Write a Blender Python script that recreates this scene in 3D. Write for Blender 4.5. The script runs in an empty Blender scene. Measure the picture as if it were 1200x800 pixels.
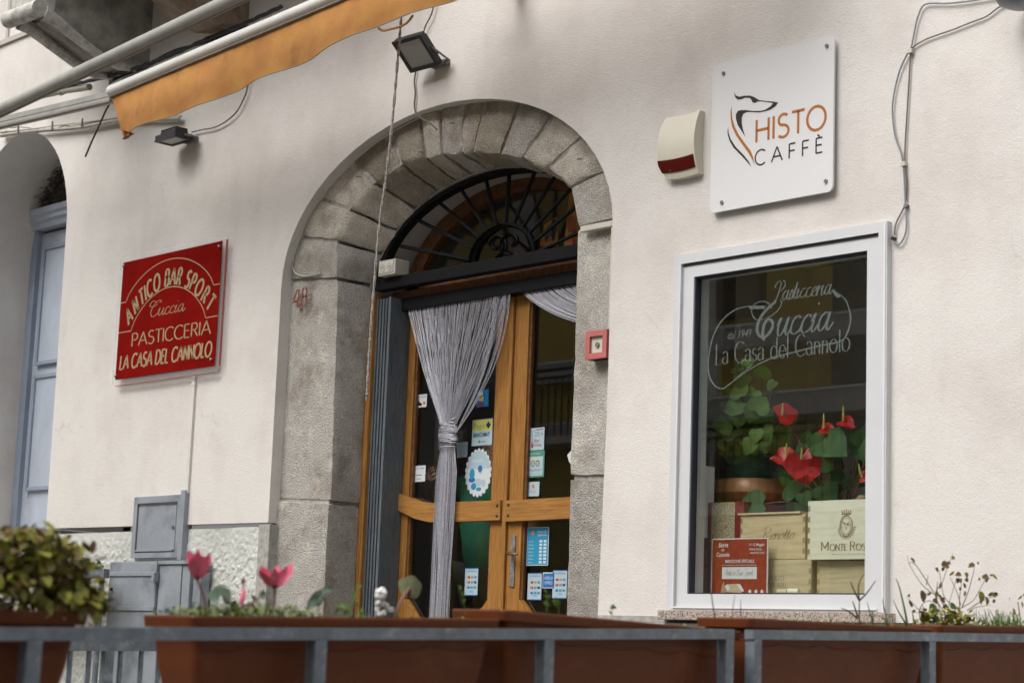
import bpy, bmesh, math, random
from mathutils import Vector, Matrix, noise
from mathutils.geometry import tessellate_polygon
PI = math.pi
R = math.radians
S = bpy.context.scene
COL = S.collection
random.seed(7)

# ------------------------------------------------------------------ camera
cam_data = bpy.data.cameras.new('camera')
cam = bpy.data.objects.new('camera', cam_data)
COL.objects.link(cam)
YAW, PITCH, ROLL, FPX = R(46.836), R(9.233), R(2.156), 2252.1
fw = Vector((-math.sin(YAW)*math.cos(PITCH), math.cos(YAW)*math.cos(PITCH), math.sin(PITCH)))
rt0 = Vector((math.cos(YAW), math.sin(YAW), 0)); up0 = rt0.cross(fw)
rt = rt0*math.cos(ROLL) + up0*math.sin(ROLL)
up = -rt0*math.sin(ROLL) + up0*math.cos(ROLL)
m = Matrix((rt, up, -fw)).transposed().to_4x4()
m.translation = Vector((6.6, -6.2, 0.6))
cam.matrix_world = m
cam_data.sensor_width = 36
cam_data.lens = FPX/1200*36
cam_data.clip_end = 300
cam_data.dof.use_dof = True
cam_data.dof.focus_distance = 9.2
cam_data.dof.aperture_fstop = 4.5
S.camera = cam

# ------------------------------------------------------------------ light
SUN_EL, SUN_AZ = 52, 12      # elevation; degrees the sun stands left of the wall's normal
w = bpy.data.worlds.new('World'); S.world = w; w.use_nodes = True
nt = w.node_tree; nt.nodes.clear()
sky = nt.nodes.new('ShaderNodeTexSky'); sky.sky_type = 'NISHITA'; sky.sun_disc = False
sky.sun_elevation = R(SUN_EL); sky.sun_rotation = R(180+SUN_AZ)
sky.air_density = 1.0; sky.dust_density = 6.0; sky.ozone_density = 1.0
hs = nt.nodes.new('ShaderNodeHueSaturation'); hs.inputs['Saturation'].default_value = 0.22
bg = nt.nodes.new('ShaderNodeBackground'); bg.inputs['Strength'].default_value = 0.15
wo = nt.nodes.new('ShaderNodeOutputWorld')
nt.links.new(sky.outputs[0], hs.inputs['Color']); nt.links.new(hs.outputs[0], bg.inputs[0]); nt.links.new(bg.outputs[0], wo.inputs[0])
sd = bpy.data.lights.new('sun', 'SUN'); sd.energy = 1.15; sd.angle = R(38); sd.color = (1.0, 0.98, 0.95)
so = bpy.data.objects.new('sun', sd); COL.objects.link(so); so.location = (-3, -10, 12)
tosun = Vector((-math.sin(R(SUN_AZ))*math.cos(R(SUN_EL)), -math.cos(R(SUN_AZ))*math.cos(R(SUN_EL)), math.sin(R(SUN_EL))))
so.rotation_euler = tosun.to_track_quat('Z', 'Y').to_euler()
S.view_settings.view_transform = 'Standard'
S.view_settings.look = 'None'
S.view_settings.gamma = 1
S.view_settings.exposure = 0.38

# ------------------------------------------------------------------ materials
def C(r, g, b):
    f = lambda v: (v/255/12.92) if v/255 <= .04045 else ((v/255+.055)/1.055)**2.4
    return (f(r), f(g), f(b), 1)
def mat(name, base, rough=.6, metal=0, spec=.5, var=0.0, vscale=8, bump=0.0, bscale=60, bdist=.002,
        stretch=(1, 1, 1), col2=None, mix_lo=.35, mix_hi=.65, coat=0, alpha=1, trans=0, objvar=0, sss=0, detail=6, dark=None, dscale=2.0, dlo=.55, dhi=.75):
    m = bpy.data.materials.new(name); m.use_nodes = True
    n = m.node_tree.nodes; L = m.node_tree.links; b = n['Principled BSDF']
    b.inputs['Roughness'].default_value = rough; b.inputs['Metallic'].default_value = metal
    b.inputs['Specular IOR Level'].default_value = spec
    b.inputs['Coat Weight'].default_value = coat; b.inputs['Alpha'].default_value = alpha
    b.inputs['Transmission Weight'].default_value = trans
    if sss: b.inputs['Subsurface Weight'].default_value = sss; b.inputs['Subsurface Radius'].default_value = (.01, .01, .01)
    tc = n.new('ShaderNodeTexCoord'); mp = n.new('ShaderNodeMapping'); mp.inputs['Scale'].default_value = stretch
    L.new(tc.outputs['Object'], mp.inputs[0])
    def noi(scale, det=detail, rough_=.6):
        t = n.new('ShaderNodeTexNoise'); t.inputs['Scale'].default_value = scale; t.inputs['Detail'].default_value = det
        t.inputs['Roughness'].default_value = rough_
        L.new(mp.outputs[0], t.inputs['Vector']); return t
    def mixc(fac, a, b_, kind='MIX'):
        x = n.new('ShaderNodeMix'); x.data_type = 'RGBA'; x.blend_type = kind
        if isinstance(fac, float): x.inputs[0].default_value = fac
        else: L.new(fac, x.inputs[0])
        for v, i in ((a, 6), (b_, 7)):
            if isinstance(v, tuple): x.inputs[i].default_value = v
            else: L.new(v, x.inputs[i])
        return x.outputs[2]
    def ramp(src, lo, hi):
        r = n.new('ShaderNodeMapRange'); r.inputs[1].default_value = lo; r.inputs[2].default_value = hi
        L.new(src, r.inputs[0]); return r.outputs[0]
    col = base
    if col2: col = mixc(ramp(noi(vscale).outputs[0], mix_lo, mix_hi), base, col2)
    elif var:
        d = tuple(max(0, c*(1-var)) for c in base[:3])+(1,); e = tuple(min(1, c*(1+var)) for c in base[:3])+(1,)
        col = mixc(ramp(noi(vscale).outputs[0], .3, .7), d, e)
    if dark: col = mixc(ramp(noi(dscale).outputs[0], dlo, dhi), col, dark)
    if objvar:
        oi = n.new('ShaderNodeObjectInfo'); r = n.new('ShaderNodeMapRange')
        r.inputs[3].default_value = 1-objvar; r.inputs[4].default_value = 1+objvar; L.new(oi.outputs['Random'], r.inputs[0])
        hv = n.new('ShaderNodeHueSaturation'); L.new(r.outputs[0], hv.inputs['Value'])
        if isinstance(col, tuple): hv.inputs['Color'].default_value = col
        else: L.new(col, hv.inputs['Color'])
        col = hv.outputs[0]
    if isinstance(col, tuple): b.inputs['Base Color'].default_value = col
    else: L.new(col, b.inputs['Base Color'])
    if bump:
        bp = n.new('ShaderNodeBump'); bp.inputs['Strength'].default_value = bump; bp.inputs['Distance'].default_value = bdist
        L.new(noi(bscale, 5, .65).outputs[0], bp.inputs['Height']); L.new(bp.outputs[0], b.inputs['Normal'])
    m['tools'] = 1
    return m
def glassmat(name, tint=(1, 1, 1, 1), base=.045):
    m = bpy.data.materials.new(name); m.use_nodes = True
    n = m.node_tree.nodes; L = m.node_tree.links; n.clear()
    o = n.new('ShaderNodeOutputMaterial'); mx = n.new('ShaderNodeMixShader'); t = n.new('ShaderNodeBsdfTransparent'); g = n.new('ShaderNodeBsdfGlossy')
    t.inputs[0].default_value = tint; g.inputs['Roughness'].default_value = 0.0
    lw = n.new('ShaderNodeLayerWeight'); lw.inputs[0].default_value = .5
    pw = n.new('ShaderNodeMath'); pw.operation = 'POWER'; pw.inputs[1].default_value = 5
    mr = n.new('ShaderNodeMapRange'); mr.inputs[3].default_value = base; mr.inputs[4].default_value = 1
    L.new(lw.outputs['Facing'], pw.inputs[0]); L.new(pw.outputs[0], mr.inputs[0]); L.new(mr.outputs[0], mx.inputs[0])
    L.new(t.outputs[0], mx.inputs[1]); L.new(g.outputs[0], mx.inputs[2]); L.new(mx.outputs[0], o.inputs[0])
    return m

M = {}
def plaster(name, base, stain, bump=.5, coarse=0.35):
    """lime plaster: broad grey-pink stains, faint runs, fine trowelled grain"""
    m = bpy.data.materials.new(name); m.use_nodes = True
    n = m.node_tree.nodes; L = m.node_tree.links; b = n['Principled BSDF']; b.inputs['Roughness'].default_value = .93
    b.inputs['Specular IOR Level'].default_value = .2
    g = n.new('ShaderNodeNewGeometry')
    def N(scale, det, st=(1, 1, 1), rg=.55):
        mp = n.new('ShaderNodeMapping'); mp.inputs['Scale'].default_value = st; L.new(g.outputs['Position'], mp.inputs[0])
        t = n.new('ShaderNodeTexNoise'); t.inputs['Scale'].default_value = scale; t.inputs['Detail'].default_value = det; t.inputs['Roughness'].default_value = rg
        L.new(mp.outputs[0], t.inputs['Vector']); return t.outputs[0]
    def MR(src, a, b_, c, d):
        r = n.new('ShaderNodeMapRange'); r.inputs[1].default_value = a; r.inputs[2].default_value = b_; r.inputs[3].default_value = c; r.inputs[4].default_value = d
        L.new(src, r.inputs[0]); return r.outputs[0]
    def MX(f, a, c):
        x = n.new('ShaderNodeMix'); x.data_type = 'RGBA'; L.new(f, x.inputs[0])
        for v, i in ((a, 6), (c, 7)):
            if isinstance(v, tuple): x.inputs[i].default_value = v
            else: L.new(v, x.inputs[i])
        return x.outputs[2]
    c1 = MX(MR(N(1.1, 7, rg=.68), .45, .66, 0, .6), base, stain)
    c2 = MX(MR(N(5.2, 6, (1, 1, .22)), .55, .85, 0, .28), c1, tuple(v*.82 for v in stain[:3])+(1,))
    c3 = MX(MR(N(26, 6, rg=.7), .3, .75, 0, .26), c2, tuple(v*.86 for v in base[:3])+(1,))
    c4 = MX(MR(N(170, 4, rg=.75), .5, .75, 0, .5), c3, tuple(v*.6 for v in base[:3])+(1,))
    wr = n.new('ShaderNodeTexNoise'); wr.inputs['Scale'].default_value = 2.5; wr.inputs['Detail'].default_value = 6; L.new(g.outputs['Position'], wr.inputs['Vector'])
    va = n.new('ShaderNodeVectorMath'); va.operation = 'MULTIPLY_ADD'; va.inputs[1].default_value = (.55, .55, .55); L.new(wr.outputs[1], va.inputs[0]); L.new(g.outputs['Position'], va.inputs[2])
    vo = n.new('ShaderNodeTexVoronoi'); vo.feature = 'DISTANCE_TO_EDGE'; vo.inputs['Scale'].default_value = .8; L.new(va.outputs[0], vo.inputs['Vector'])
    mu = n.new('ShaderNodeMath'); mu.operation = 'MULTIPLY'; L.new(MR(vo.outputs['Distance'], .001, .0045, 1, 0), mu.inputs[0]); L.new(MR(N(1.3, 2), .56, .66, 0, .22), mu.inputs[1])
    c4 = MX(mu.outputs[0], c4, tuple(v*.45 for v in base[:3])+(1,))
    L.new(c4, b.inputs['Base Color'])
    bp = n.new('ShaderNodeBump'); bp.inputs['Strength'].default_value = bump; bp.inputs['Distance'].default_value = .006
    ad = n.new('ShaderNodeMath'); ad.operation = 'MULTIPLY_ADD'; ad.inputs[1].default_value = coarse
    L.new(N(48, 5, rg=.7), ad.inputs[0]); L.new(MR(N(120, 4, rg=.7), 0, 1, 0, .5), ad.inputs[2])
    L.new(ad.outputs[0], bp.inputs['Height']); L.new(bp.outputs[0], b.inputs['Normal'])
    return m
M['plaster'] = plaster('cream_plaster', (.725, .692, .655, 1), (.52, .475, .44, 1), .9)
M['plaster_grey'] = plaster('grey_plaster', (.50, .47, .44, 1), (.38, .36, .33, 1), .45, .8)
M['plinth'] = plaster('rough_white_plinth', (.62, .63, .59, 1), (.38, .38, .35, 1), .8, 1.0)
def stonemat(name='tooled_lava_stone', k=1.0, tint=(1, 1, 1)):
    T = lambda a, b_, c: (a*k*tint[0], b_*k*tint[1], c*k*tint[2], 1)
    m = bpy.data.materials.new(name); m.use_nodes = True
    n = m.node_tree.nodes; L = m.node_tree.links; b = n['Principled BSDF']; b.inputs['Roughness'].default_value = .92
    b.inputs['Specular IOR Level'].default_value = .25
    g = n.new('ShaderNodeNewGeometry'); oi = n.new('ShaderNodeObjectInfo')
    oa = n.new('ShaderNodeVectorMath'); oa.operation = 'MULTIPLY_ADD'; cx_ = n.new('ShaderNodeCombineXYZ'); L.new(oi.outputs['Random'], cx_.inputs[0]); L.new(oi.outputs['Random'], cx_.inputs[2])
    oa.inputs[1].default_value = (9, 9, 9); L.new(cx_.outputs[0], oa.inputs[0]); L.new(g.outputs['Position'], oa.inputs[2])
    def N(scale, det, rg=.6, st=(1, 1, 1)):
        mp = n.new('ShaderNodeMapping'); mp.inputs['Scale'].default_value = st; L.new(oa.outputs[0], mp.inputs[0])
        t = n.new('ShaderNodeTexNoise'); t.inputs['Scale'].default_value = scale; t.inputs['Detail'].default_value = det; t.inputs['Roughness'].default_value = rg
        L.new(mp.outputs[0], t.inputs['Vector']); return t.outputs[0]
    cr = n.new('ShaderNodeValToRGB'); e = cr.color_ramp.elements
    e[0].position = .3; e[0].color = T(.15, .14, .126); e[1].position = .7; e[1].color = T(.70, .665, .605)
    x = cr.color_ramp.elements.new(.5); x.color = T(.42, .40, .365)
    L.new(N(190, 4, .75), cr.inputs[0])
    mx = n.new('ShaderNodeMix'); mx.data_type = 'RGBA'; r = n.new('ShaderNodeMapRange'); r.inputs[1].default_value = .47; r.inputs[2].default_value = .72; r.inputs[4].default_value = .75
    L.new(N(5.5, 6, .65), r.inputs[0]); L.new(r.outputs[0], mx.inputs[0]); L.new(cr.outputs[0], mx.inputs[6]); mx.inputs[7].default_value = (.19, .15, .11, 1)
    mz = n.new('ShaderNodeMix'); mz.data_type = 'RGBA'; r3 = n.new('ShaderNodeMapRange'); r3.inputs[1].default_value = .55; r3.inputs[2].default_value = .7; r3.inputs[4].default_value = .55
    L.new(N(9, 5, .7), r3.inputs[0]); L.new(r3.outputs[0], mz.inputs[0]); L.new(mx.outputs[2], mz.inputs[6]); mz.inputs[7].default_value = (.68, .62, .53, 1)
    hv = n.new('ShaderNodeHueSaturation'); r2 = n.new('ShaderNodeMapRange'); r2.inputs[3].default_value = .84; r2.inputs[4].default_value = 1.12
    L.new(oi.outputs['Random'], r2.inputs[0]); L.new(r2.outputs[0], hv.inputs['Value']); L.new(mz.outputs[2], hv.inputs['Color'])
    L.new(hv.outputs[0], b.inputs['Base Color'])
    v = n.new('ShaderNodeTexVoronoi'); v.inputs['Scale'].default_value = 140; L.new(g.outputs['Position'], v.inputs['Vector'])
    ad = n.new('ShaderNodeMath'); ad.operation = 'ADD'; L.new(v.outputs[0], ad.inputs[0]); L.new(N(160, 4, .8), ad.inputs[1])
    bp = n.new('ShaderNodeBump'); bp.inputs['Strength'].default_value = .8; bp.inputs['Distance'].default_value = .006
    L.new(ad.outputs[0], bp.inputs['Height']); L.new(bp.outputs[0], b.inputs['Normal'])
    return m
M['stone'] = stonemat()
M['stone_pale'] = stonemat('pale_cream_voussoir', 1.22, (1.03, 1, .95))
M['stone_brown'] = stonemat('brown_stained_voussoir', .80, (1.06, 1, .90))
M['mortar'] = mat('grey_mortar', (.36, .345, .32, 1), .95, var=.3, vscale=30, bump=.7, bscale=90, bdist=.004)
M['corbel'] = mat('weathered_corbel_stone', (.44, .42, .38, 1), .95, vscale=7, col2=(.20, .185, .165, 1), bump=.8, bscale=40, bdist=.008)
M['corbel_red'] = mat('rusty_corbel_stone', (.34, .28, .23, 1), .95, vscale=7, col2=(.17, .115, .08, 1), bump=.8, bscale=40, bdist=.008)
M['corbel_light'] = mat('pale_corbel_moulding', (.62, .61, .57, 1), .95, vscale=16, col2=(.34, .32, .3, 1), bump=.8, bscale=50, bdist=.006)
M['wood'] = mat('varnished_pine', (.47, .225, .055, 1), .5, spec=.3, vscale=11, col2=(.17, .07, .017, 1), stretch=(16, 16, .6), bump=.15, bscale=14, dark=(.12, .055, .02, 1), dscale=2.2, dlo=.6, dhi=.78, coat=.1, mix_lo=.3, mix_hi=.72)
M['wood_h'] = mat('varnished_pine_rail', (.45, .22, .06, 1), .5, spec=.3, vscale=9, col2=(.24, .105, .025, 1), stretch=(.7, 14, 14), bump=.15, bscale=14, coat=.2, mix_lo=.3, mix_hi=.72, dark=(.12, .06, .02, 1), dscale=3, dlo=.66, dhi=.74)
M['wood_dark'] = mat('dark_old_wood', (.19, .08, .026, 1), .6, vscale=9, col2=(.10, .04, .014, 1), stretch=(5, 5, 5), bump=.15, bscale=14)  # darker brown wood for frames, beads and crates
M['iron'] = mat('black_painted_iron', (.006, .0065, .008, 1), .6, spec=.2, var=.3, bump=.2, bscale=60)
M['steel'] = mat('dull_steel', (.35, .35, .35, 1), .4, metal=.8)
M['screw'] = mat('screw_head', (.10, .085, .07, 1), .5, metal=.6)
M['shutter'] = mat('grey_folding_shutter', (.105, .125, .14, 1), .55, var=.35, vscale=20, stretch=(6, 6, .6), bump=.2, bscale=20, dark=(.05, .06, .07, 1), dscale=5)
M['winframe'] = mat('silver_white_aluminium', (.60, .61, .62, 1), .42, spec=.4, var=.03, vscale=6)
M['winframe_edge'] = mat('window_frame_ridge', (.74, .75, .76, 1), .35, spec=.5)
M['gasket'] = mat('gasket_and_shadow_line', (.02, .025, .04, 1), .6)
M['glass'] = glassmat('clear_window_glass', (.97, .99, .975, 1), .10)
M['glass_door'] = glassmat('clear_door_glass', (.95, .965, .95, 1), .095)
M['shelfglass'] = glassmat('shelf_glass', (.75, .85, .82, 1), .12)
M['etched'] = mat('etched_lettering', (.30, .36, .35, 1), .8, alpha=.30)
M['granite'] = mat('pink_granite', (.42, .33, .27, 1), .5, vscale=150, col2=(.08, .08, .085, 1), mix_lo=.5, mix_hi=.58, detail=3, dark=(.6, .55, .5, 1), dscale=110, dlo=.56, dhi=.62)
M['acrylic'] = mat('frosted_acrylic', (.70, .67, .68, 1), .12, spec=.3, alpha=.16)
M['acrylic_edge'] = mat('red_tinted_acrylic_edge', (.42, .08, .07, 1), .25, alpha=.75)
M['red'] = mat('red_sign_vinyl', (.22, .005, .003, 1), .8, spec=.04, vscale=4, col2=(.16, .003, .002, 1), bump=.03, bscale=12)
M['sand'] = mat('beige_lettering', (.36, .27, .15, 1), .6)
M['signwhite'] = mat('satin_white_acrylic', (.70, .70, .705, 1), .22, spec=.5)
M['brown'] = mat('orange_brown_print', (.40, .13, .02, 1), .4)
M['black'] = mat('black_print', (.022, .016, .015, 1), .4)
M['alarm'] = mat('cream_plastic', (.64, .60, .50, 1), .4, var=.05, vscale=3)
M['alarmred'] = mat('dark_red_lens', (.085, .006, .005, 1), .3, spec=.3)
M['pinkbox'] = mat('faded_red_plastic', (.46, .13, .12, 1), .5, var=.12, vscale=25)
M['offwhite'] = mat('yellowed_plastic', (.55, .52, .45, 1), .45)
M['trunking'] = mat('white_conduit', (.66, .63, .58, 1), .5, var=.05)
M['cablegrey'] = mat('grey_cable', (.22, .24, .27, 1), .6)
M['cablebrown'] = mat('brown_cable', (.15, .12, .095, 1), .6)
M['cabledark'] = mat('dark_twisted_cable', (.035, .037, .045, 1), .6)
M['cablepale'] = mat('pale_cable', (.44, .42, .37, 1), .7, var=.2, vscale=20)
M['rope'] = mat('cotton_cord', (.40, .37, .34, 1), .95, vscale=120, col2=(.2, .185, .17, 1), stretch=(1, 1, 1), mix_lo=.42, mix_hi=.55)
M['orange'] = mat('orange_awning_cloth', (.47, .225, .055, 1), .9, vscale=6, col2=(.37, .155, .04, 1), bump=.25, bscale=260, bdist=.001, dark=(.20, .095, .035, 1), dscale=4.5, dlo=.6, dhi=.85)
M['orange_in'] = mat('rust_awning_lining', (.24, .045, .015, 1), .9)
M['hem'] = mat('pale_hem_thread', (.34, .28, .2, 1), .9)
M['tubewhite'] = mat('cream_enamelled_tube', (.66, .655, .62, 1), .35, var=.06, vscale=5, dark=(.3, .28, .25, 1), dscale=6, dlo=.68, dhi=.85)
M['tubegrey'] = mat('weathered_grey_tube', (.31, .305, .28, 1), .45, var=.15, vscale=7, dark=(.2, .19, .17, 1), dscale=5, dlo=.6, dhi=.8)
M['barbrown'] = mat('brownish_bar', (.22, .19, .17, 1), .6, var=.2)
M['floodlens'] = mat('matt_led_lens', (.36, .37, .35, 1), .35, spec=.6)
M['floodbody'] = mat('black_lamp_body', (.015, .016, .018, 1), .45)
M['rustbracket'] = mat('rusty_bracket', (.10, .07, .05, 1), .8, vscale=40, col2=(.25, .25, .25, 1))
M['cabinet'] = mat('galvanised_grey_paint', (.27, .295, .325, 1), .5, var=.16, vscale=5, bump=.12, bscale=25, dark=(.15, .17, .20, 1), dscale=3.5, dlo=.5, dhi=.64)
M['cabinet_dark'] = mat('gap_shade_and_bracket_grey', (.05, .055, .06, 1), .7)
M['rail'] = mat('hammered_grey_rail', (.15, .175, .20, 1), .45, var=.25, vscale=25, bump=.3, bscale=45, dark=(.29, .32, .35, 1), dscale=18, dlo=.58, dhi=.7)
M['terracotta'] = mat('terracotta_plastic', (.130, .036, .012, 1), .5, spec=.2, var=.12, vscale=7, bump=.12, bscale=90, dark=(.19, .07, .035, 1), dscale=3.5, dlo=.62, dhi=.85)
M['soil'] = mat('potting_soil', (.045, .03, .02, 1), .95, bump=1, bscale=60, bdist=.01)
M['bluepaint'] = mat('pale_blue_door_paint', (.42, .47, .55, 1), .55, var=.1, vscale=7, dark=(.20, .17, .14, 1), dscale=11, dlo=.7, dhi=.74, stretch=(1, 1, .45))
M['bluepaint_deep'] = mat('blue_grey_frame_paint', (.27, .32, .40, 1), .55, var=.12, vscale=7)
M['twig'] = mat('dry_twig', (.09, .055, .04, 1), .9)
M['straw'] = mat('nest_straw', (.075, .06, .045, 1), .95)
M['darkroom'] = mat('dim_interior_wall', (.45, .42, .36, 1), .9)
M['darkroom2'] = mat('dim_interior_floor', (.12, .10, .085, 1), .6)
M['displaywall'] = mat('display_back_panel', (.55, .54, .50, 1), .85, var=.1)
M['street'] = mat('street_paving', (.16, .155, .145, 1), .9, var=.25, vscale=5, bump=.5, bscale=40)
M['terrace'] = mat('terrace_slab', (.17, .16, .145, 1), .85, var=.2, vscale=5, bump=.4, bscale=30)
M['ochre'] = mat('ochre_house_paint', (.46, .34, .08, 1), .9, var=.12, vscale=1.2)
M['palehouse'] = mat('pale_house_paint', (.52, .50, .46, 1), .9, var=.08, vscale=1.2)
M['whitefluff'] = None
M['shutgreen'] = mat('brown_shutter_paint', (.10, .07, .045, 1), .7)
M['silver'] = None

# ------------------------------------------------------------------ helpers
class MB:
    """collects shapes in world metres"""
    def __init__(s): s.v = []; s.f = []; s.sm = []
    def add(s, vs, fs, smooth=False):
        o = len(s.v); s.v += [tuple(v) for v in vs]; s.f += [tuple(i+o for i in f) for f in fs]; s.sm += [smooth]*len(fs); return s
    def box(s, x0, x1, y0, y1, z0, z1, bev=0):
        if not bev:
            vs = [(x, y, z) for x in (x0, x1) for y in (y0, y1) for z in (z0, z1)]
            return s.add(vs, [(0, 1, 3, 2), (4, 6, 7, 5), (0, 4, 5, 1), (2, 3, 7, 6), (0, 2, 6, 4), (1, 5, 7, 3)])
        b = bmesh.new(); bmesh.ops.create_cube(b, size=1)
        for v in b.verts: v.co = Vector(((x0+x1)/2+v.co.x*(x1-x0), (y0+y1)/2+v.co.y*(y1-y0), (z0+z1)/2+v.co.z*(z1-z0)))
        bmesh.ops.bevel(b, geom=b.edges[:], offset=bev, segments=2, profile=.5, affect='EDGES')
        b.verts.index_update()
        s.add([v.co[:] for v in b.verts], [[v.index for v in f.verts] for f in b.faces]); b.free(); return s
    def tube(s, pts, r, n=8, cap=True, smooth=True):
        P = [Vector(p) for p in pts]; k = len(P); rs = r if isinstance(r, (list, tuple)) else [r]*k
        vs = []; ref = None
        for i in range(k):
            t = (P[min(i+1, k-1)]-P[max(i-1, 0)]).normalized()
            if ref is None: ref = Vector((0, 0, 1)) if abs(t.z) < .9 else Vector((1, 0, 0))
            a = (ref - t*ref.dot(t)).normalized(); b = t.cross(a); ref = a
            for j in range(n):
                q = 2*PI*j/n; vs.append(P[i]+(a*math.cos(q)+b*math.sin(q))*rs[i])
        fs = [(i*n+j, i*n+(j+1) % n, (i+1)*n+(j+1) % n, (i+1)*n+j) for i in range(k-1) for j in range(n)]
        if cap: fs += [tuple(range(n-1, -1, -1)), tuple(range((k-1)*n, k*n))]
        return s.add(vs, fs, smooth)
    def prism(s, poly, y0, y1, axis='y', smooth=False):
        """polygon in (x,z) for axis y, (y,z) for axis x, (x,y) for axis z, pushed from a to b"""
        f = {'y': lambda p, d: (p[0], d, p[1]), 'x': lambda p, d: (d, p[0], p[1]), 'z': lambda p, d: (p[0], p[1], d)}[axis]
        n = len(poly); vs = [f(p, y0) for p in poly]+[f(p, y1) for p in poly]
        tri = tessellate_polygon([[Vector((p[0], p[1], 0)) for p in poly]])
        fs = [tuple(t) for t in tri]+[tuple(i+n for i in t[::-1]) for t in tri]+[(i, (i+1) % n, (i+1) % n+n, i+n) for i in range(n)]
        return s.add(vs, fs, smooth)
    def flat(s, poly, y, holes=()):
        loops = [poly]+list(holes); tri = tessellate_polygon([[Vector((p[0], p[1], 0)) for p in l] for l in loops])
        vs = [(p[0], y, p[1]) for l in loops for p in l]
        return s.add(vs, [tuple(t) for t in tri])
    def grid(s, fn, nu, nv, smooth=True):
        vs = [fn(i/nu, j/nv) for i in range(nu+1) for j in range(nv+1)]
        return s.add(vs, [(i*(nv+1)+j, (i+1)*(nv+1)+j, (i+1)*(nv+1)+j+1, i*(nv+1)+j+1) for i in range(nu) for j in range(nv)], smooth)
    def lathe(s, prof, c, n=24, smooth=True):
        vs = [(c[0]+r*math.cos(2*PI*j/n), c[1]+r*math.sin(2*PI*j/n), c[2]+z) for r, z in prof for j in range(n)]
        k = len(prof)
        return s.add(vs, [(i*n+j, i*n+(j+1) % n, (i+1)*n+(j+1) % n, (i+1)*n+j) for i in range(k-1) for j in range(n)], smooth)
    def ball(s, c, rx, ry=None, rz=None, nu=12, nv=8):
        ry = ry or rx; rz = rz or rx
        return s.grid(lambda u, v: (c[0]+rx*math.cos(2*PI*u)*math.sin(PI*v), c[1]+ry*math.sin(2*PI*u)*math.sin(PI*v), c[2]+rz*math.cos(PI*v)), nu, nv)

def wloc(o):
    v = Vector(o.location)
    while o.parent: o = o.parent; v += Vector(o.location)
    return v
def put(name, mb, m, parent=None, label=None, cat=None, group=None, kind=None, fix=True):
    me = bpy.data.meshes.new(name)
    xs = [v[0] for v in mb.v]; ys = [v[1] for v in mb.v]; zs = [v[2] for v in mb.v]
    o0 = Vector(((min(xs)+max(xs))/2, (min(ys)+max(ys))/2, min(zs)))
    me.from_pydata([(v[0]-o0.x, v[1]-o0.y, v[2]-o0.z) for v in mb.v], [], mb.f)
    me.polygons.foreach_set('use_smooth', mb.sm)
    me.update()
    if fix:
        b = bmesh.new(); b.from_mesh(me); bmesh.ops.recalc_face_normals(b, faces=b.faces[:]); b.to_mesh(me); b.free()
    if any(mb.sm): me.set_sharp_from_angle(angle=R(38))
    me.materials.append(M[m] if isinstance(m, str) else m)
    o = bpy.data.objects.new(name, me); COL.objects.link(o)
    if parent: o.parent = parent; o.location = o0-wloc(parent)
    else: o.location = o0
    if label: o['label'] = label
    if cat: o['category'] = cat
    if group: o['group'] = group
    if kind: o['kind'] = kind
    return o
def thing(name, label, cat, loc, group=None):
    o = bpy.data.objects.new(name, None); COL.objects.link(o); o.empty_display_size = .1
    o.location = loc; o['label'] = label; o['category'] = cat
    if group: o['group'] = group
    return o
def cr(pts, n=8):
    """smooth curve through the points"""
    P = [Vector(p if len(p) == 3 else (p[0], p[1], 0)) for p in pts]; out = []
    for i in range(len(P)-1):
        a = P[max(i-1, 0)]; b = P[i]; c = P[i+1]; d = P[min(i+2, len(P)-1)]
        for k in range(n):
            t = k/n; out.append(.5*((2*b)+(c-a)*t+(2*a-5*b+4*c-d)*t*t+(3*b-a-3*c+d)*t**3))
    out.append(P[-1]); return out
def arcp(cx, cy, rx, ry, a0, a1, n=14):
    return [(cx+rx*math.cos(R(a0+(a1-a0)*i/n)), cy+ry*math.sin(R(a0+(a1-a0)*i/n))) for i in range(n+1)]

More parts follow.
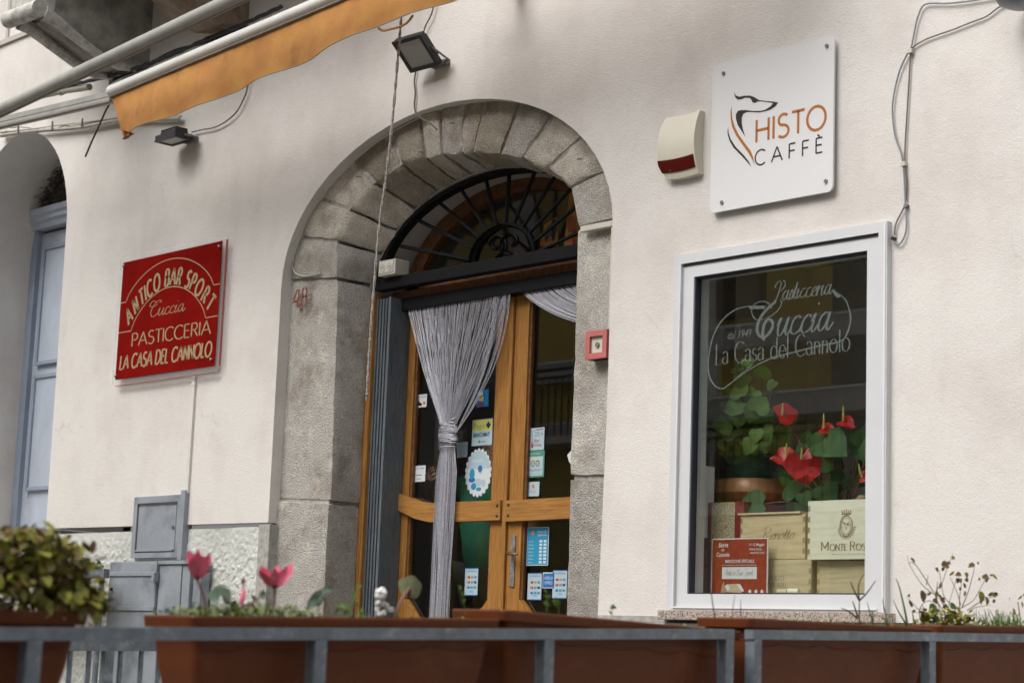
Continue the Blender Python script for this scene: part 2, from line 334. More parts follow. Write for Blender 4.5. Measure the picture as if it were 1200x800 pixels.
# --- lettering drawn with a pen: every glyph is strokes on a 1-high grid ----
O_ = arcp(.42, .5, .42, .52, 90, 450, 28)
UP = {
 'A': ([[(0, 0), (.38, 1)], [(.38, 1), (.76, 0)], [(.14, .34), (.62, .34)]], .78),
 'B': ([[(.04, 0), (.04, 1)], [(.04, 1), (.3, 1)]+arcp(.3, .77, .2, .23, 90, -90)+[(.04, .54)], [(.04, .54), (.32, .54)]+arcp(.32, .27, .24, .27, 90, -90)+[(.04, 0)]], .6),
 'C': ([arcp(.42, .5, .42, .52, 48, 312, 22)], .74),
 'D': ([[(.04, 0), (.04, 1)], [(.04, 1), (.25, 1)]+arcp(.25, .5, .42, .5, 90, -90, 18)+[(.04, 0)]], .74),
 'E': ([[(.04, 0), (.04, 1)], [(.04, 1), (.46, 1)], [(.04, .52), (.42, .52)], [(.04, 0), (.46, 0)]], .52),
 'F': ([[(.04, 0), (.04, 1)], [(.04, 1), (.46, 1)], [(.04, .52), (.42, .52)]], .5),
 'H': ([[(.04, 0), (.04, 1)], [(.62, 0), (.62, 1)], [(.04, .52), (.62, .52)]], .7),
 'I': ([[(.04, 0), (.04, 1)]], .12),
 'L': ([[(.04, 0), (.04, 1)], [(.04, 0), (.44, 0)]], .48),
 'M': ([[(.04, 0), (.04, 1)], [(.04, 1), (.4, .25)], [(.4, .25), (.76, 1)], [(.76, 1), (.76, 0)]], .84),
 'N': ([[(.04, 0), (.04, 1)], [(.04, 1), (.6, 0)], [(.6, 0), (.6, 1)]], .68),
 'O': ([O_], .88),
 'P': ([[(.04, 0), (.04, 1)], [(.04, 1), (.28, 1)]+arcp(.28, .74, .24, .26, 90, -90)+[(.04, .48)]], .56),
 'R': ([[(.04, 0), (.04, 1)], [(.04, 1), (.28, 1)]+arcp(.28, .75, .22, .25, 90, -90)+[(.04, .5)], [(.26, .5), (.56, 0)]], .6),
 'S': ([arcp(.27, .75, .23, .25, 40, 250, 12)[:-1]+arcp(.25, .25, .26, .27, 70, -140, 12)], .54),
 'T': ([[(.3, 0), (.3, 1)], [(0, 1), (.6, 1)]], .6),
 'V': ([[(0, 1), (.34, 0)], [(.34, 0), (.68, 1)]], .7),
 'Z': ([[(.02, 1), (.54, 1)], [(.54, 1), (.0, 0)], [(.0, 0), (.56, 0)]], .58),
 ' ': ([], .34), "'": ([[(.05, 1.02), (.03, .8)]], .12),
 'a': ([arcp(.2, .42, .19, .2, 160, 20, 8)+[(.39, .1), (.44, .02)], arcp(.19, .17, .19, .17, 75, 330, 14)], .48),
 'c': ([arcp(.27, .3, .27, .31, 45, 315, 18)], .46),
 'd': ([arcp(.25, .3, .25, .31, 30, 330, 18), [(.47, 1), (.47, 0)]], .56),
 'e': ([[(.03, .32), (.48, .32)]+arcp(.26, .3, .24, .31, 0, 315, 20)], .52),
 'l': ([[(.06, 1.02), (.06, 0)]], .16),
 'n': ([[(.04, .6), (.04, 0)], arcp(.22, .38, .18, .22, 170, 0, 10)+[(.4, 0)]], .5),
 'o': ([arcp(.27, .3, .27, .31, 90, 450, 24)], .58),
 's': ([arcp(.18, .45, .15, .15, 40, 250, 8)[:-1]+arcp(.17, .15, .17, .16, 70, -140, 8)], .38),
}
UP['È'] = (UP['E'][0]+[[(.12, 1.24), (.28, 1.08)]], .52)
CU = {  # joined handwriting, x-height .5
 'c': ([[(.30, .42), (.2, .5), (.06, .36), (.03, .12), (.14, 0), (.3, .06), (.42, .22)]], .36),
 'u': ([[(-.02, .28), (.08, .5), (.03, .2), (.1, 0), (.24, .12), (.34, .5), (.31, .12), (.39, 0), (.5, .2)]], .46),
 'i': ([[(-.02, .28), (.08, .5), (.03, .12), (.1, 0), (.24, .2)], [(.12, .74), (.135, .78)]], .22),
 'a': ([[(.33, .44), (.2, .5), (.05, .34), (.03, .12), (.12, 0), (.25, .14), (.35, .5), (.31, .12), (.38, 0), (.52, .2)]], .46),
 'e': ([[(.02, .2), (.2, .28), (.29, .42), (.2, .5), (.06, .36), (.04, .12), (.14, 0), (.3, .08), (.38, .2)]], .33),
 'r': ([[(-.02, .25), (.08, .52), (.04, 0)], [(.06, .25), (.15, .45), (.27, .46)]], .26),
 's': ([[(-.02, .2), (.12, .5), (.2, .3), (.18, .08), (.08, 0), (0, .06)], [(.12, .02), (.28, .18)]], .26),
 't': ([[(.0, .25), (.12, .85), (.05, .15), (.11, 0), (.24, .18)], [(0, .52), (.2, .54)]], .2),
 'l': ([[(-.02, .2), (.14, .95), (.08, 1.0), (.04, .12), (.1, 0), (.22, .18)]], .2),
 'd': ([[(.33, .44), (.2, .5), (.05, .34), (.03, .12), (.12, 0), (.25, .14), (.35, 1.0), (.31, .12), (.38, 0), (.5, .2)]], .46),
 'n': ([[(-.02, .3), (.06, .5), (.03, 0)], [(.04, .2), (.2, .5), (.26, .4), (.24, .08), (.3, 0), (.4, .2)]], .36),
 'm': ([[(-.02, .3), (.06, .5), (.03, 0)], [(.04, .2), (.18, .5), (.23, .4), (.21, 0)], [(.22, .2), (.36, .5), (.41, .4), (.39, .08), (.45, 0), (.55, .2)]], .5),
 'o': ([[(.3, .45), (.2, .5), (.05, .34), (.03, .12), (.13, 0), (.27, .12), (.3, .35), (.22, .5), (.42, .42)]], .36),
 'p': ([[(-.02, .3), (.06, .5), (.0, -.35)], [(.03, .1), (.2, .5), (.3, .35), (.22, .04), (.06, .04)]], .34),
 'P': ([[(.28, .96), (.2, .4), (.1, .04), (-.06, .06)], [(-.1, .72), (0, .98), (.35, 1.05), (.55, .86), (.42, .56), (.16, .5)]], .5),
 'C': ([[(.52, .86), (.62, .98), (.4, 1.02), (.1, .72), (.0, .3), (.14, 0), (.36, .02), (.56, .22)], [(.3, .92), (.0, 1.06), (-.18, .8), (.05, .66), (.4, .8)]], .56),
 'A': ([[(-.06, .02), (.2, .4), (.46, 1.02), (.44, .4), (.5, 0)], [(.1, .38), (.5, .42)]], .56),
 'B': ([[(.16, .98), (.06, 0)], [(.0, .86), (.3, 1.04), (.42, .8), (.14, .54), (.42, .4), (.36, .04), (.0, .02)]], .52),
 'S': ([[(.46, .86), (.34, 1.02), (.16, .84), (.3, .5), (.34, .18), (.14, 0), (-.02, .14)]], .44),
 'R': ([[(.16, .98), (.04, 0)], [(-.14, .76), (.1, 1.02), (.46, .98), (.46, .66), (.12, .52), (.3, .3), (.5, 0), (.62, .08)]], .58),
 ' ': ([], .26),
}
def ribbon(mb, pts, y, w0, thin=1.0, serif=0, taper=False, close=False):
    P = [Vector((p[0], p[1])) for p in pts]; n = len(P); vs = []
    for i in range(n):
        t = P[min(i+1, n-1)]-P[max(i-1, 0)]
        if close and i in (0, n-1): t = P[1]-P[n-2]
        if t.length < 1e-9: t = Vector((1, 0))
        t.normalize(); wd = w0*(thin+(1-thin)*abs(t.y)**1.2)
        if taper: wd *= max(.25, math.sin(PI*min(1, max(0, (i+.6)/(n+.2))))**.5)
        k = Vector((-t.y, t.x))*wd/2
        vs += [(P[i].x+k.x, y, P[i].y+k.y), (P[i].x-k.x, y, P[i].y-k.y)]
    mb.add(vs, [(2*i, 2*i+1, 2*i+3, 2*i+2) for i in range(n-1)])
def pen(mb, text, x, z, h, y, weight=.1, font=UP, thin=1.0, width=None, shear=0, track=.08, serif=0, taper=False, bend=None, jag=0):
    """writes text on the plane y; width stretches the line to that length; bend maps a point (u,v) elsewhere"""
    adv = 0; items = []
    for ch in text:
        g = font.get(ch) or UP.get(ch) or ([], .4)
        items.append((g, adv)); adv += g[1]+(track if font is not CU else 0)
    adv -= track if font is not CU else 0
    sx = (width/adv) if width else h
    for g, a in items:
        for st in g[0]:
            pts = [(p.x, p.y) for p in cr(st, 5)] if (font is CU) else st
            q = []
            for u, v in pts:
                uu = (a+u)*sx+shear*v*h; vv = v*h
                q.append(bend(uu, vv) if bend else (x+uu, z+vv))
            ribbon(mb, q, y, weight*h, thin, taper=taper)
            if serif:
                for e, d in ((0, 1), (-1, -2)):
                    if len(st) == 2 and abs(st[0][1]-st[1][1]) > .5 and abs(st[0][0]-st[1][0]) < .2:
                        c = q[e]; L_ = serif*h*sx/h
                        ribbon(mb, [(c[0]-L_, c[1]), (c[0]+L_, c[1])], y, weight*h*.35)
    return mb
def typeset(text, x, z, h, y, width=None, m='black', parent=None, name='lettering', shear=0, bold=0, label=None, align='l'):
    """plain type from the built-in face, as flat print on the plane y"""
    cu = bpy.data.curves.new(name, 'FONT'); cu.body = text; cu.size = 1; cu.shear = shear; cu.offset = bold; cu.resolution_u = 2
    o = bpy.data.objects.new('tmp', cu); COL.objects.link(o)
    dg = bpy.context.evaluated_depsgraph_get(); me = bpy.data.meshes.new_from_object(o.evaluated_get(dg))
    xs = [v.co.x for v in me.vertices] or [0, 1]; x0, x1 = min(xs), max(xs)
    s = h/.72; sx = (width/(x1-x0)) if width else s
    off = 0 if align == 'l' else -(x1-x0)*sx/2
    mb = MB(); mb.add([(x+off+(v.co.x-x0)*sx, y, z+v.co.y*s) for v in me.vertices], [tuple(p.vertices) for p in me.polygons])
    bpy.data.objects.remove(o); bpy.data.curves.remove(cu); bpy.data.meshes.remove(me)
    if parent is None: return mb
    return put(name, mb, m, parent, label, fix=False)

def leaf(mb, base, direction, length, width, droop=.3, fold=.25, seg=4, notch=0, normal=None, tip=1.0):
    """a bent, folded leaf blade"""
    d = Vector(direction).normalized(); n = Vector(normal) if normal else Vector((random.uniform(-.4, .4), random.uniform(-.4, .4), 1))
    s = d.cross(n)
    if s.length < .05: s = d.cross(Vector((1, 0, .3)))
    s.normalize(); n = s.cross(d).normalized(); b = Vector(base); vs = []
    for i in range(seg+1):
        t = i/seg; wd = width*.5*(math.sin(PI*(t*.9+.08*(1-notch)))**.75 if tip else math.sin(PI*t)**.5)
        if i == seg: wd = width*.02
        c = b+d*length*t-n*(droop*length*t*t)
        if notch and i == 0: wd = width*.33
        vs += [c+s*wd+n*fold*wd-(d*notch*length*.25 if i == 0 else d*0), c, c-s*wd+n*fold*wd-(d*notch*length*.25 if i == 0 else d*0)]
    fs = []
    for i in range(seg):
        k = 3*i; fs += [(k, k+1, k+4, k+3), (k+1, k+2, k+5, k+4)]
    mb.add(vs, fs, True)

def rock(P, nu, nv, nw, rough, seed, rnd=.012, fs=9.0):
    """a stone filling the eight corners P[i][j][k], edges worn, faces uneven"""
    mb = MB(); idx = {}
    def pos(u, v, w_):
        q = Vector()
        for i in (0, 1):
            for j in (0, 1):
                for k in (0, 1):
                    q += Vector(P[i][j][k])*((u if i else 1-u)*(v if j else 1-v)*(w_ if k else 1-w_))
        return q
    ctr = pos(.5, .5, .5)
    def vert(i, j, k):
        if (i, j, k) in idx: return idx[(i, j, k)]
        u, v, w_ = i/nu, j/nv, k/nw
        e = (i in (0, nu))+(j in (0, nv))+(k in (0, nw))
        q = pos(u, v, w_); c = (ctr-q).normalized()
        if e >= 2: q += c*rnd*(1.0 if e == 2 else 1.7)*(1+.9*noise.noise(q*14+Vector((seed, 0, 0))))
        nz = noise.noise_vector(q*fs+Vector((seed*3.1, 0, 0)))+.5*noise.noise_vector(q*fs*3+Vector((0, seed, 0)))
        q += nz*rough
        mb.v.append(q[:]); idx[(i, j, k)] = len(mb.v)-1; return idx[(i, j, k)]
    def face(a, b, c, d): mb.f.append((vert(*a), vert(*b), vert(*c), vert(*d))); mb.sm.append(True)
    for i in range(nu):
        for j in range(nv):
            for k in (0, nw): face((i, j, k), (i+1, j, k), (i+1, j+1, k), (i, j+1, k))
    for i in range(nu):
        for k in range(nw):
            for j in (0, nv): face((i, j, k), (i+1, j, k), (i+1, j, k+1), (i, j, k+1))
    for j in range(nv):
        for k in range(nw):
            for i in (0, nu): face((i, j, k), (i, j+1, k), (i, j+1, k+1), (i, j, k+1))
    return mb

# ================================================================== THE SETTING
mb = MB(); mb.grid(lambda u, v: (-60+u*120, -60+v*75, -1.0+.0*u), 24, 15); put('street', mb, 'street', kind='structure')
mb = MB(); mb.box(-12, 3.26, -6.0, 1.2, -.9, 0); put('terrace', mb, 'terrace', kind='structure')
mb = MB(); mb.box(-12, 3.32, -6.06, 1.0, -1.2, -.9); put('terrace_wall', mb, 'plinth', kind='structure')

# ------------------------------------------------------------------ the café building
cafe = thing('cafe_building', 'cream plastered building front with grey stone door arch, wooden glazed door and display window', 'building', (0, 0, 0))
arch_open = [(-1.882, -1.0), (-1.884, 1.2), (-1.888, 2.55)]
ell = [(-.6275-1.2605*math.cos(PI*i/28), 2.56+.795*math.sin(PI*i/28)) for i in range(29)]
ell[0] = (-1.888, 2.56)
arch_open += ell + [(.631, 1.66), (.612, .785)]
niche_c, niche_h = -4.93, .67
nell = [(niche_c-niche_h*math.cos(PI*i/22), 3.22+.74*math.sin(PI*i/22)) for i in range(23)]
niche_open = [(niche_c-niche_h, 1.27)]+nell+[(-4.232, 1.272)]
win_hole = [(1.06, .83), (1.06, 2.34), (2.16, 2.34), (2.16, .83)]
outer = [(-9, 8), (-9, 1.27)]+niche_open+[(-1.884, 1.255)]+arch_open[2:]+[(1.0, .783), (2.2, .775), (7.5, .76), (7.5, 8)]
mb = MB(); mb.flat(outer, 0, [win_hole])
n = len(niche_open)
def edge_strip(mb, pts, y0, y1):
    k = len(pts); mb.add([(p[0], y0, p[1]) for p in pts]+[(p[0], y1, p[1]) for p in pts], [(i, i+1, k+i+1, k+i) for i in range(k-1)], True)
edge_strip(mb, [(-1.884, 1.255)]+arch_open[2:], 0, .075)
edge_strip(mb, win_hole+[win_hole[0]], 0, .12)
edge_strip(mb, [(-4.232, 1.272), (-1.884, 1.255)], 0, .05)
edge_strip(mb, [(.612, .785), (1.0, .783), (2.2, .775), (7.5, .76)], 0, .05)
put('plaster_wall', mb, 'plaster', cafe)
# niche reveal and its soffit, 0.55 m deep
mb = MB(); npts = [(p[0], p[1]) for p in niche_open]
mb.grid(lambda u, v: (npts[round(u*(n-1))][0], v*.56, npts[round(u*(n-1))][1]), n-1, 3)
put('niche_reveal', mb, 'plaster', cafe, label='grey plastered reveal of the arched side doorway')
# rough lower walls
def rough_wall(x0, x1, z0, z1, y, nx, nz, amp, seed):
    def f(u, v):
        x = x0+u*(x1-x0); z = z0+v*(z1-z0); p = Vector((x, z, seed))
        d = noise.noise(p*34)*.55+noise.noise(p*85)*.45
        d = min(.30, max(d, -.10))
        return (x, y-amp*d*(1-.7*max(0, (v-.9)/.1))-amp*.5*noise.noise(p*4), z)
    return MB().grid(f, nx, nz)
put('rough_plinth', rough_wall(-4.25, -1.96, -1.0, 1.235, .014, 300, 280, .022, 1), 'plinth', cafe, label='rough white stucco plinth left of the arch')
mb = MB(); mb.box(-1.96, -1.862, -.004, .06, -1.0, 1.245); put('plinth_edge_strip', mb, 'mortar', cafe)
mb = MB(); mb.box(-9, -4.24, .02, .6, -1.0, 1.262); mb.box(-4.24, -4.1, .03, .6, 1.1, 1.262); put('door_step', mb, 'plaster_grey', cafe)
put('low_plinth', rough_wall(.56, 7.5, -1.0, .757, -.012, 160, 60, .006, 4), 'plinth', cafe)
mb = MB(); mb.box(.615, 1.03, -.004, .04, .757, .786); mb.box(2.19, 7.5, -.002, .04, .74, .762); put('mortar_joint', mb, 'mortar', cafe)
mb = MB(); mb.box(-1.95, .7, .5, .56, -1.0, 0.02); mb.box(-9.0, 7.5, .06, .58, -1.2, -.02); put('foundation', mb, 'plinth', cafe)
# groove and seam of the upper storey
mb = MB(); mb.box(-9, -4.3, -.018, .01, 4.655, 4.69); mb.box(-5.27, -5.235, -.012, .01, 4.69, 6); put('string_course', mb, 'plaster_grey', cafe)
# fire-escape side door in the niche: frame, leaf with two sunk panels, cornice
fr = MB(); fr.box(-4.34, -4.25, .50, .58, 1.262, 3.45); put('side_door_frame', fr, 'bluepaint_deep', cafe)
fr = MB(); fr.box(-5.60, -5.52, .50, .58, 1.262, 3.45)
df = put('side_door_frame', fr, 'bluepaint_deep', cafe, label='blue grey painted frame of the side door')
lf = MB(); lf.box(-5.52, -4.34, .535, .575, 1.262, 3.43)
dl = put('side_door', lf, 'bluepaint', cafe, label='pale blue panelled door with flaking paint at its foot')
for z0, z1 in ((1.62, 2.38), (2.50, 3.30)):
    for x0, x1 in ((-5.42, -5.02), (-4.86, -4.44)):
        q = MB()
        q.prism([(x0, z0), (x1, z0), (x1, z1), (x0, z1)], .520, .534)
        put('panel', q, 'bluepaint', dl)
        q = MB()
        for a in ((x0-.025, x0, z0-.025, z1+.025), (x1, x1+.025, z0-.025, z1+.025)): q.box(a[0], a[1], .506, .534, a[2], a[3])
        for a in ((x0, x1, z0-.025, z0), (x0, x1, z1, z1+.025)): q.box(a[0], a[1], .508, .534, a[2], a[3])
        put('panel_moulding', q, 'bluepaint_deep', dl)
q = MB()
q.prism([(.42, 3.545), (.41, 3.58), (.47, 3.59), (.58, 3.59), (.58, 3.452), (.47, 3.452), (.46, 3.485), (.435, 3.50), (.44, 3.53)], -5.60, -4.2, 'x')
put('door_cornice', q, 'bluepaint', cafe, label='moulded blue lintel over the side door')
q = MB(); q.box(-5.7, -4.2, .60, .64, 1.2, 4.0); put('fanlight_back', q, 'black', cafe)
q = MB()
for i in range(620):
    a = random.uniform(.0, 1); z = 3.70+.26*a*random.random()+.05; x = -5.52+random.uniform(0, .5)*(1-a)+random.uniform(0, .3)
    z = 3.59+random.random()**1.3*(.34 if x > -5.3 else .24)
    p = Vector((x, random.uniform(.44, .56), z)); d = Vector((random.uniform(-1, 1), random.uniform(-.4, .4), random.uniform(-1, .7))).normalized()*random.uniform(.03, .09)
    q.tube([p, p+d*.5+Vector((0, 0, .008)), p+d], .0022, 3, False)
put('straw_nest', q, 'straw', label='dark straw bird nest stuffed into the fanlight above the pale blue door', cat='nest', kind='stuff')
q = MB(); q.box(-5.3, -4.2, .52, .545, 3.74, 3.77); q.tube([(-5.0, .53, 3.6), (-4.5, .53, 3.92)], .014, 6); put('fanlight_bar', q, 'plaster_grey', cafe)

# ------------------------------------------------------------------ the stone arch
OP = [(-1.93, -.2), (-1.93, .62), (-1.93, 1.384), (-1.93, 2.600), (-1.875, 2.85), (-1.73, 3.06), (-1.46, 3.25), (-1.10, 3.36), (-.855, 3.40), (-.69, 3.41), (-.487, 3.41),
      (-.335, 3.40), (-.055, 3.34), (.20, 3.22), (.40, 3.06), (.585, 2.86), (.66, 2.60), (.66, 1.403), (.66, .60), (.66, -.2)]
IP = [(-1.428, -.2), (-1.43, .62), (-1.433, 1.356), (-1.470, 2.560), (-1.482, 2.765), (-1.390, 2.930), (-1.196, 3.040), (-.975, 3.105), (-.782, 3.108), (-.650, 3.105), (-.51, 3.092),
      (-.426, 3.075), (-.216, 3.038), (-.064, 2.992), (.127, 2.917), (.292, 2.798), (.349, 2.588), (.350, 1.415), (.352, .60), (.354, -.2)]
YB = .262
def gapped(a, b, g):
    a = Vector(a); b = Vector(b); d = (b-a); L_ = d.length; return a+d*(g/L_), b-d*(g/L_)
for i in range(len(OP)-1):
    o0, o1 = gapped(OP[i], OP[i+1], .007); i0, i1 = gapped(IP[i], IP[i+1], .007)
    yf = .062+random.uniform(-.008, .008)
    if 4 <= i <= 14: yf += random.uniform(-.006, .006)
    drop = .0 if i < 4 or i > 15 else .02
    def back(a):
        if a.y < 2.5: return a
        d = Vector((a.x+.53, a.y-2.40)); an = math.atan2(d.y, d.x)
        k = 1/math.sqrt((math.cos(an)/.915)**2+(math.sin(an)/.640)**2)
        return Vector((-.53+k*math.cos(an), 2.40+k*math.sin(an)))
    P = [[[((back(a).x, y, back(a).y) if (y > .2 and jj) else (a.x, y, a.y)) for y in (yf, YB)] for jj, a in enumerate(pr)] for pr in ((o0, i0), (o1, i1))]
    arch_stone = 4 <= i <= 14
    L1 = (o1-o0).length; nu = max(4, min(30, int(L1/.035)))
    put('stone', rock(P, nu, 14, 9, .0095 if arch_stone else .0035, i*1.7, .008 if arch_stone else .005), {4: 'stone_pale', 5: 'stone_pale', 8: 'stone_pale', 13: 'stone_pale', 14: 'stone_pale', 6: 'stone_brown', 7: 'stone_brown', 10: 'stone_brown', 11: 'stone_brown'}.get(i, 'stone'), cafe)
mbm = MB()
for i in range(len(OP)-1):
    o0, o1, i0, i1 = OP[i], OP[i+1], IP[i], IP[i+1]
    c = lambda p, q, s: (p[0]+(q[0]-p[0])*s, p[1]+(q[1]-p[1])*s)
    a0, a1 = c(i0, o0, .045), c(i1, o1, .045)
    mbm.add([(o0[0], .075, o0[1]), (o1[0], .075, o1[1]), (a1[0], .075, a1[1]), (a0[0], .075, a0[1]), (a0[0], YB, a0[1]-.0), (a1[0], YB, a1[1]-.0)], [(0, 1, 2, 3), (3, 2, 5, 4)])
put('arch_mortar', mbm, 'mortar', cafe)
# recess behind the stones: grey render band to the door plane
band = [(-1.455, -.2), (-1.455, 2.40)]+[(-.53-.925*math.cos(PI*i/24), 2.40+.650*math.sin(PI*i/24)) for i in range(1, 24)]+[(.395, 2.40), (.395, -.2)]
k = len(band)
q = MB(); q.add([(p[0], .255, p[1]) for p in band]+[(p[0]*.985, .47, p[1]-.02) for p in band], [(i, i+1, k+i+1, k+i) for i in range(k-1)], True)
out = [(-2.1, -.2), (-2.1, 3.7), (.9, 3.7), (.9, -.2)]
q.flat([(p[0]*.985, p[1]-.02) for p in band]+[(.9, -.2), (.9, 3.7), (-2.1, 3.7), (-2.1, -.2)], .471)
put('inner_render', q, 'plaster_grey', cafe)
# hooks left in the stones
for p in [(-1.310, 3.097), (-1.684, 3.107), (0.360, 2.921), (-0.564, 3.261), (-0.803, 3.149)]:
    q = MB(); q.tube([(p[0], .065, p[1]), (p[0], .03, p[1]-.004), (p[0]+.012, .02, p[1]-.014), (p[0]+.024, .026, p[1]-.006)], .0028, 5); put('hook', q, 'rustbracket', cafe)
# stencilled house number
q = MB()
z0, z1 = 2.432, 2.535
b = [(-1.841, 2.461), (-1.793, 2.456), (-1.791, 2.548), (-1.781, 2.439), (-1.842, 2.478), (-1.703, 2.546), (-1.763, 2.553)]
x4 = b[0][0]; xs = b[2][0]
for poly in ([(x4-.008, z0+.030), (x4+.062, z0+.030), (x4+.062, z0+.046), (x4+.012, z0+.046)], [(x4-.004, z0+.047), (x4+.02, z0+.047), (x4+.044, z1), (x4+.03, z1)],
             [(x4+.044, z0+.052), (x4+.058, z0+.052), (x4+.058, z1), (x4+.044, z1)], [(x4+.04, z0), (x4+.066, z0), (x4+.066, z0+.024), (x4+.04, z0+.024)]): q.flat(poly, .049)
cx8 = x4+.116
for zc, rx_, rz_ in ((z0+.027, .020, .027), (z0+.078, .017, .024)):
    for s in (-1, 1): ribbon(q, [(cx8+s*(.004+rx_*math.sin(PI*t/10)*.9), zc-rz_*math.cos(PI*t/10)) for t in range(11)], .040, .015)
put('house_number', q, mat('brick_red_stencil', (.20, .065, .05, 1), .9), cafe, label='stencilled red number 48 on the arch stone', fix=False)

# ------------------------------------------------------------------ door, transom, grille
q = MB(); q.box(-1.440, -1.395, .262, .325, 0, 2.50, .004); put('door_trim', q, 'wood', cafe)
q = MB()
for i in range(9): q.box(-1.394+i*.0125, -1.383+i*.0125, .285+(.008 if i % 2 else 0), .40, .02, 2.47)
q.box(-1.281, -1.262, .272, .41, .02, 2.47)
put('folding_shutter', q, 'shutter', cafe, label='grey folded metal shutter beside the door')
q = MB(); q.box(-1.40, .40, .265, .325, 2.515, 2.578, .003)
tr = put('transom_bar', q, 'iron', cafe)
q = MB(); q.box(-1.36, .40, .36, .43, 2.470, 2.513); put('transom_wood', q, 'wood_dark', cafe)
q = MB(); q.box(-1.262, .40, .345, .42, 2.405, 2.469); put('curtain_box', q, 'iron', cafe)
# grille
GY = .30
arcI = [(-.48-.90*math.cos(PI*i/30), 2.575+.455*math.sin(PI*i/30)) for i in range(31)]
q = MB(); q.tube([(a, GY, b) for a, b in arcI], .010, 6)
arcO = [(-.48-.905*math.cos(PI*i/30), 2.575+.462*math.sin(PI*i/30)) for i in range(31)]
v = []
for a, b in arcO: v += [(a, GY-.035, b), (a, GY+.02, b), (a*.97-.0144, GY-.035, b-.02), (a*.97-.0144, GY+.02, b-.02)]
q.add(v, [(4*i+c0, 4*i+c1, 4*i+4+c1, 4*i+4+c0) for i in range(30) for c0, c1 in ((0, 1), (1, 3), (3, 2), (2, 0))], True)
gr = put('fan_grille', q, 'iron', cafe, label='black iron fan grille above the door')
fo = [(-1.233, 2.748), (-1.110, 2.878), (-0.942, 2.953), (-0.767, 2.996), (-0.575, 3.023), (-0.397, 3.023), (-0.205, 3.004), (-0.057, 2.942), (0.029, 2.853), (0.085, 2.748), (0.120, 2.631)]
hi = [(-0.651, 2.599), (-0.622, 2.651), (-0.584, 2.697), (-0.537, 2.730), (-0.474, 2.750), (-0.410, 2.741), (-0.355, 2.739), (-0.291, 2.713), (-0.250, 2.675), (-0.217, 2.627), (-0.184, 2.579)]
fo[7] = (-.03, 2.985); fo[8] = (.12, 2.915); fo[9] = (.23, 2.84); fo[10] = (.35, 2.69)
for i, (a, b) in enumerate(zip(fo, hi)):
    q = MB(); q.tube([(a[0], GY, a[1]), (b[0], GY, b[1])], .0105, 6); put('grille_bar', q, 'iron', gr)
q = MB(); hc = (-.415, 2.578)
q.tube([(hc[0]-.225*math.cos(PI*i/16), GY-.01, hc[1]+.170*math.sin(PI*i/16)) for i in range(17)], .013, 6)
v = []
for i in range(17):
    for dy in (-.04, .03): v.append((hc[0]-.225*math.cos(PI*i/16), GY+dy, hc[1]+.170*math.sin(PI*i/16)))
q.add(v, [(2*i, 2*i+1, 2*i+3, 2*i+2) for i in range(16)], True)
put('grille_hub', q, 'iron', gr)
for s in (-1, 1):
    q = MB(); pts = []
    for i in range(22):
        t = i/21; rr = .085*(1-.75*t); an = -PI/2+s*(-t*2.0*PI)
        pts.append((hc[0]+s*.055+rr*math.cos(an)*1, GY, 2.655+rr*math.sin(an)*.8-.0))
    v = []
    for a in pts: v += [(a[0], GY-.02, a[2]), (a[0], GY+.014, a[2])]
    q.add(v, [(2*i, 2*i+1, 2*i+3, 2*i+2) for i in range(21)], True); q.tube(pts, .010, 5)
    put('grille_scroll', q, 'iron', gr)
q = MB(); q.tube([(hc[0], GY, 2.745), (hc[0]-.002, GY, 2.60)], .008, 5); put('grille_bar', q, 'iron', gr)
# arched wooden fanlight frame behind the grille
def arcband(cx, cz, a0, b0, a1, b1, y0, y1, n=28):
    q = MB(); v = []
    for i in range(n+1):
        t = PI*i/n; c, s_ = -math.cos(t), math.sin(t)
        for y in (y0, y1): v += [(cx+a0*c, y, cz+b0*s_), (cx+a1*c, y, cz+b1*s_)]
    q.add(v, [(4*i+a, 4*i+b, 4*i+4+b, 4*i+4+a) for i in range(n) for a, b in ((0, 1), (1, 3), (3, 2), (2, 0))], False); return q
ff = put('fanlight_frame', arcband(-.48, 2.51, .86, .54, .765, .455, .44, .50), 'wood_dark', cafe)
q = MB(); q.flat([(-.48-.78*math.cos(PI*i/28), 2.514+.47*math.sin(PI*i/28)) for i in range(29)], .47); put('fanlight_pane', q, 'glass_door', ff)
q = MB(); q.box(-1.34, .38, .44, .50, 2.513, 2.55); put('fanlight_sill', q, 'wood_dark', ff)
# leaves
def leafframe(xa, xb, hinge):
    """stiles, top rail and the chamfer-cornered bottom panel; one piece of joinery"""
    y0, y1 = .415, .46; q = MB()
    sl = (xa, xa+(.15 if hinge < 0 else .10)); sr = (xb-(.115 if hinge < 0 else .15), xb)
    q.box(sl[0], sl[1], y0, y1, .03, 2.405); q.box(sr[0], sr[1], y0, y1, .03, 2.405)
    q.box(sl[1], sr[0], y0+.002, y1, 2.36, 2.404)
    q.prism([(sl[1], .03), (sr[0], .03), (sr[0], .87), (sr[0]-.10, .765), (sl[1]+.10, .765), (sl[1], .87)], y0+.002, y1)
    return q, sl, sr
lq, lsl, lsr = leafframe(-1.36, -.447, -1); rq, rsl, rsr = leafframe(-.433, .42, 1)
dL = put('door_leaf', lq, 'wood', cafe, label='left wooden door leaf behind the string curtain'); dR = put('door_leaf', rq, 'wood', cafe, label='right wooden door leaf with brass lever handle')
def beads(sl, sr, d):
    for x0, x1 in ((sl[1], sl[1]+.014), (sr[0]-.014, sr[0])):
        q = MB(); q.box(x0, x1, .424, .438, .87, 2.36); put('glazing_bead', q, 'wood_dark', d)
beads(lsl, lsr, dL); beads(rsl, rsr, dR)
q = MB(); q.box(-.462, -.432, .398, .414, .03, 2.40, .004); put('astragal', q, 'wood', dL)
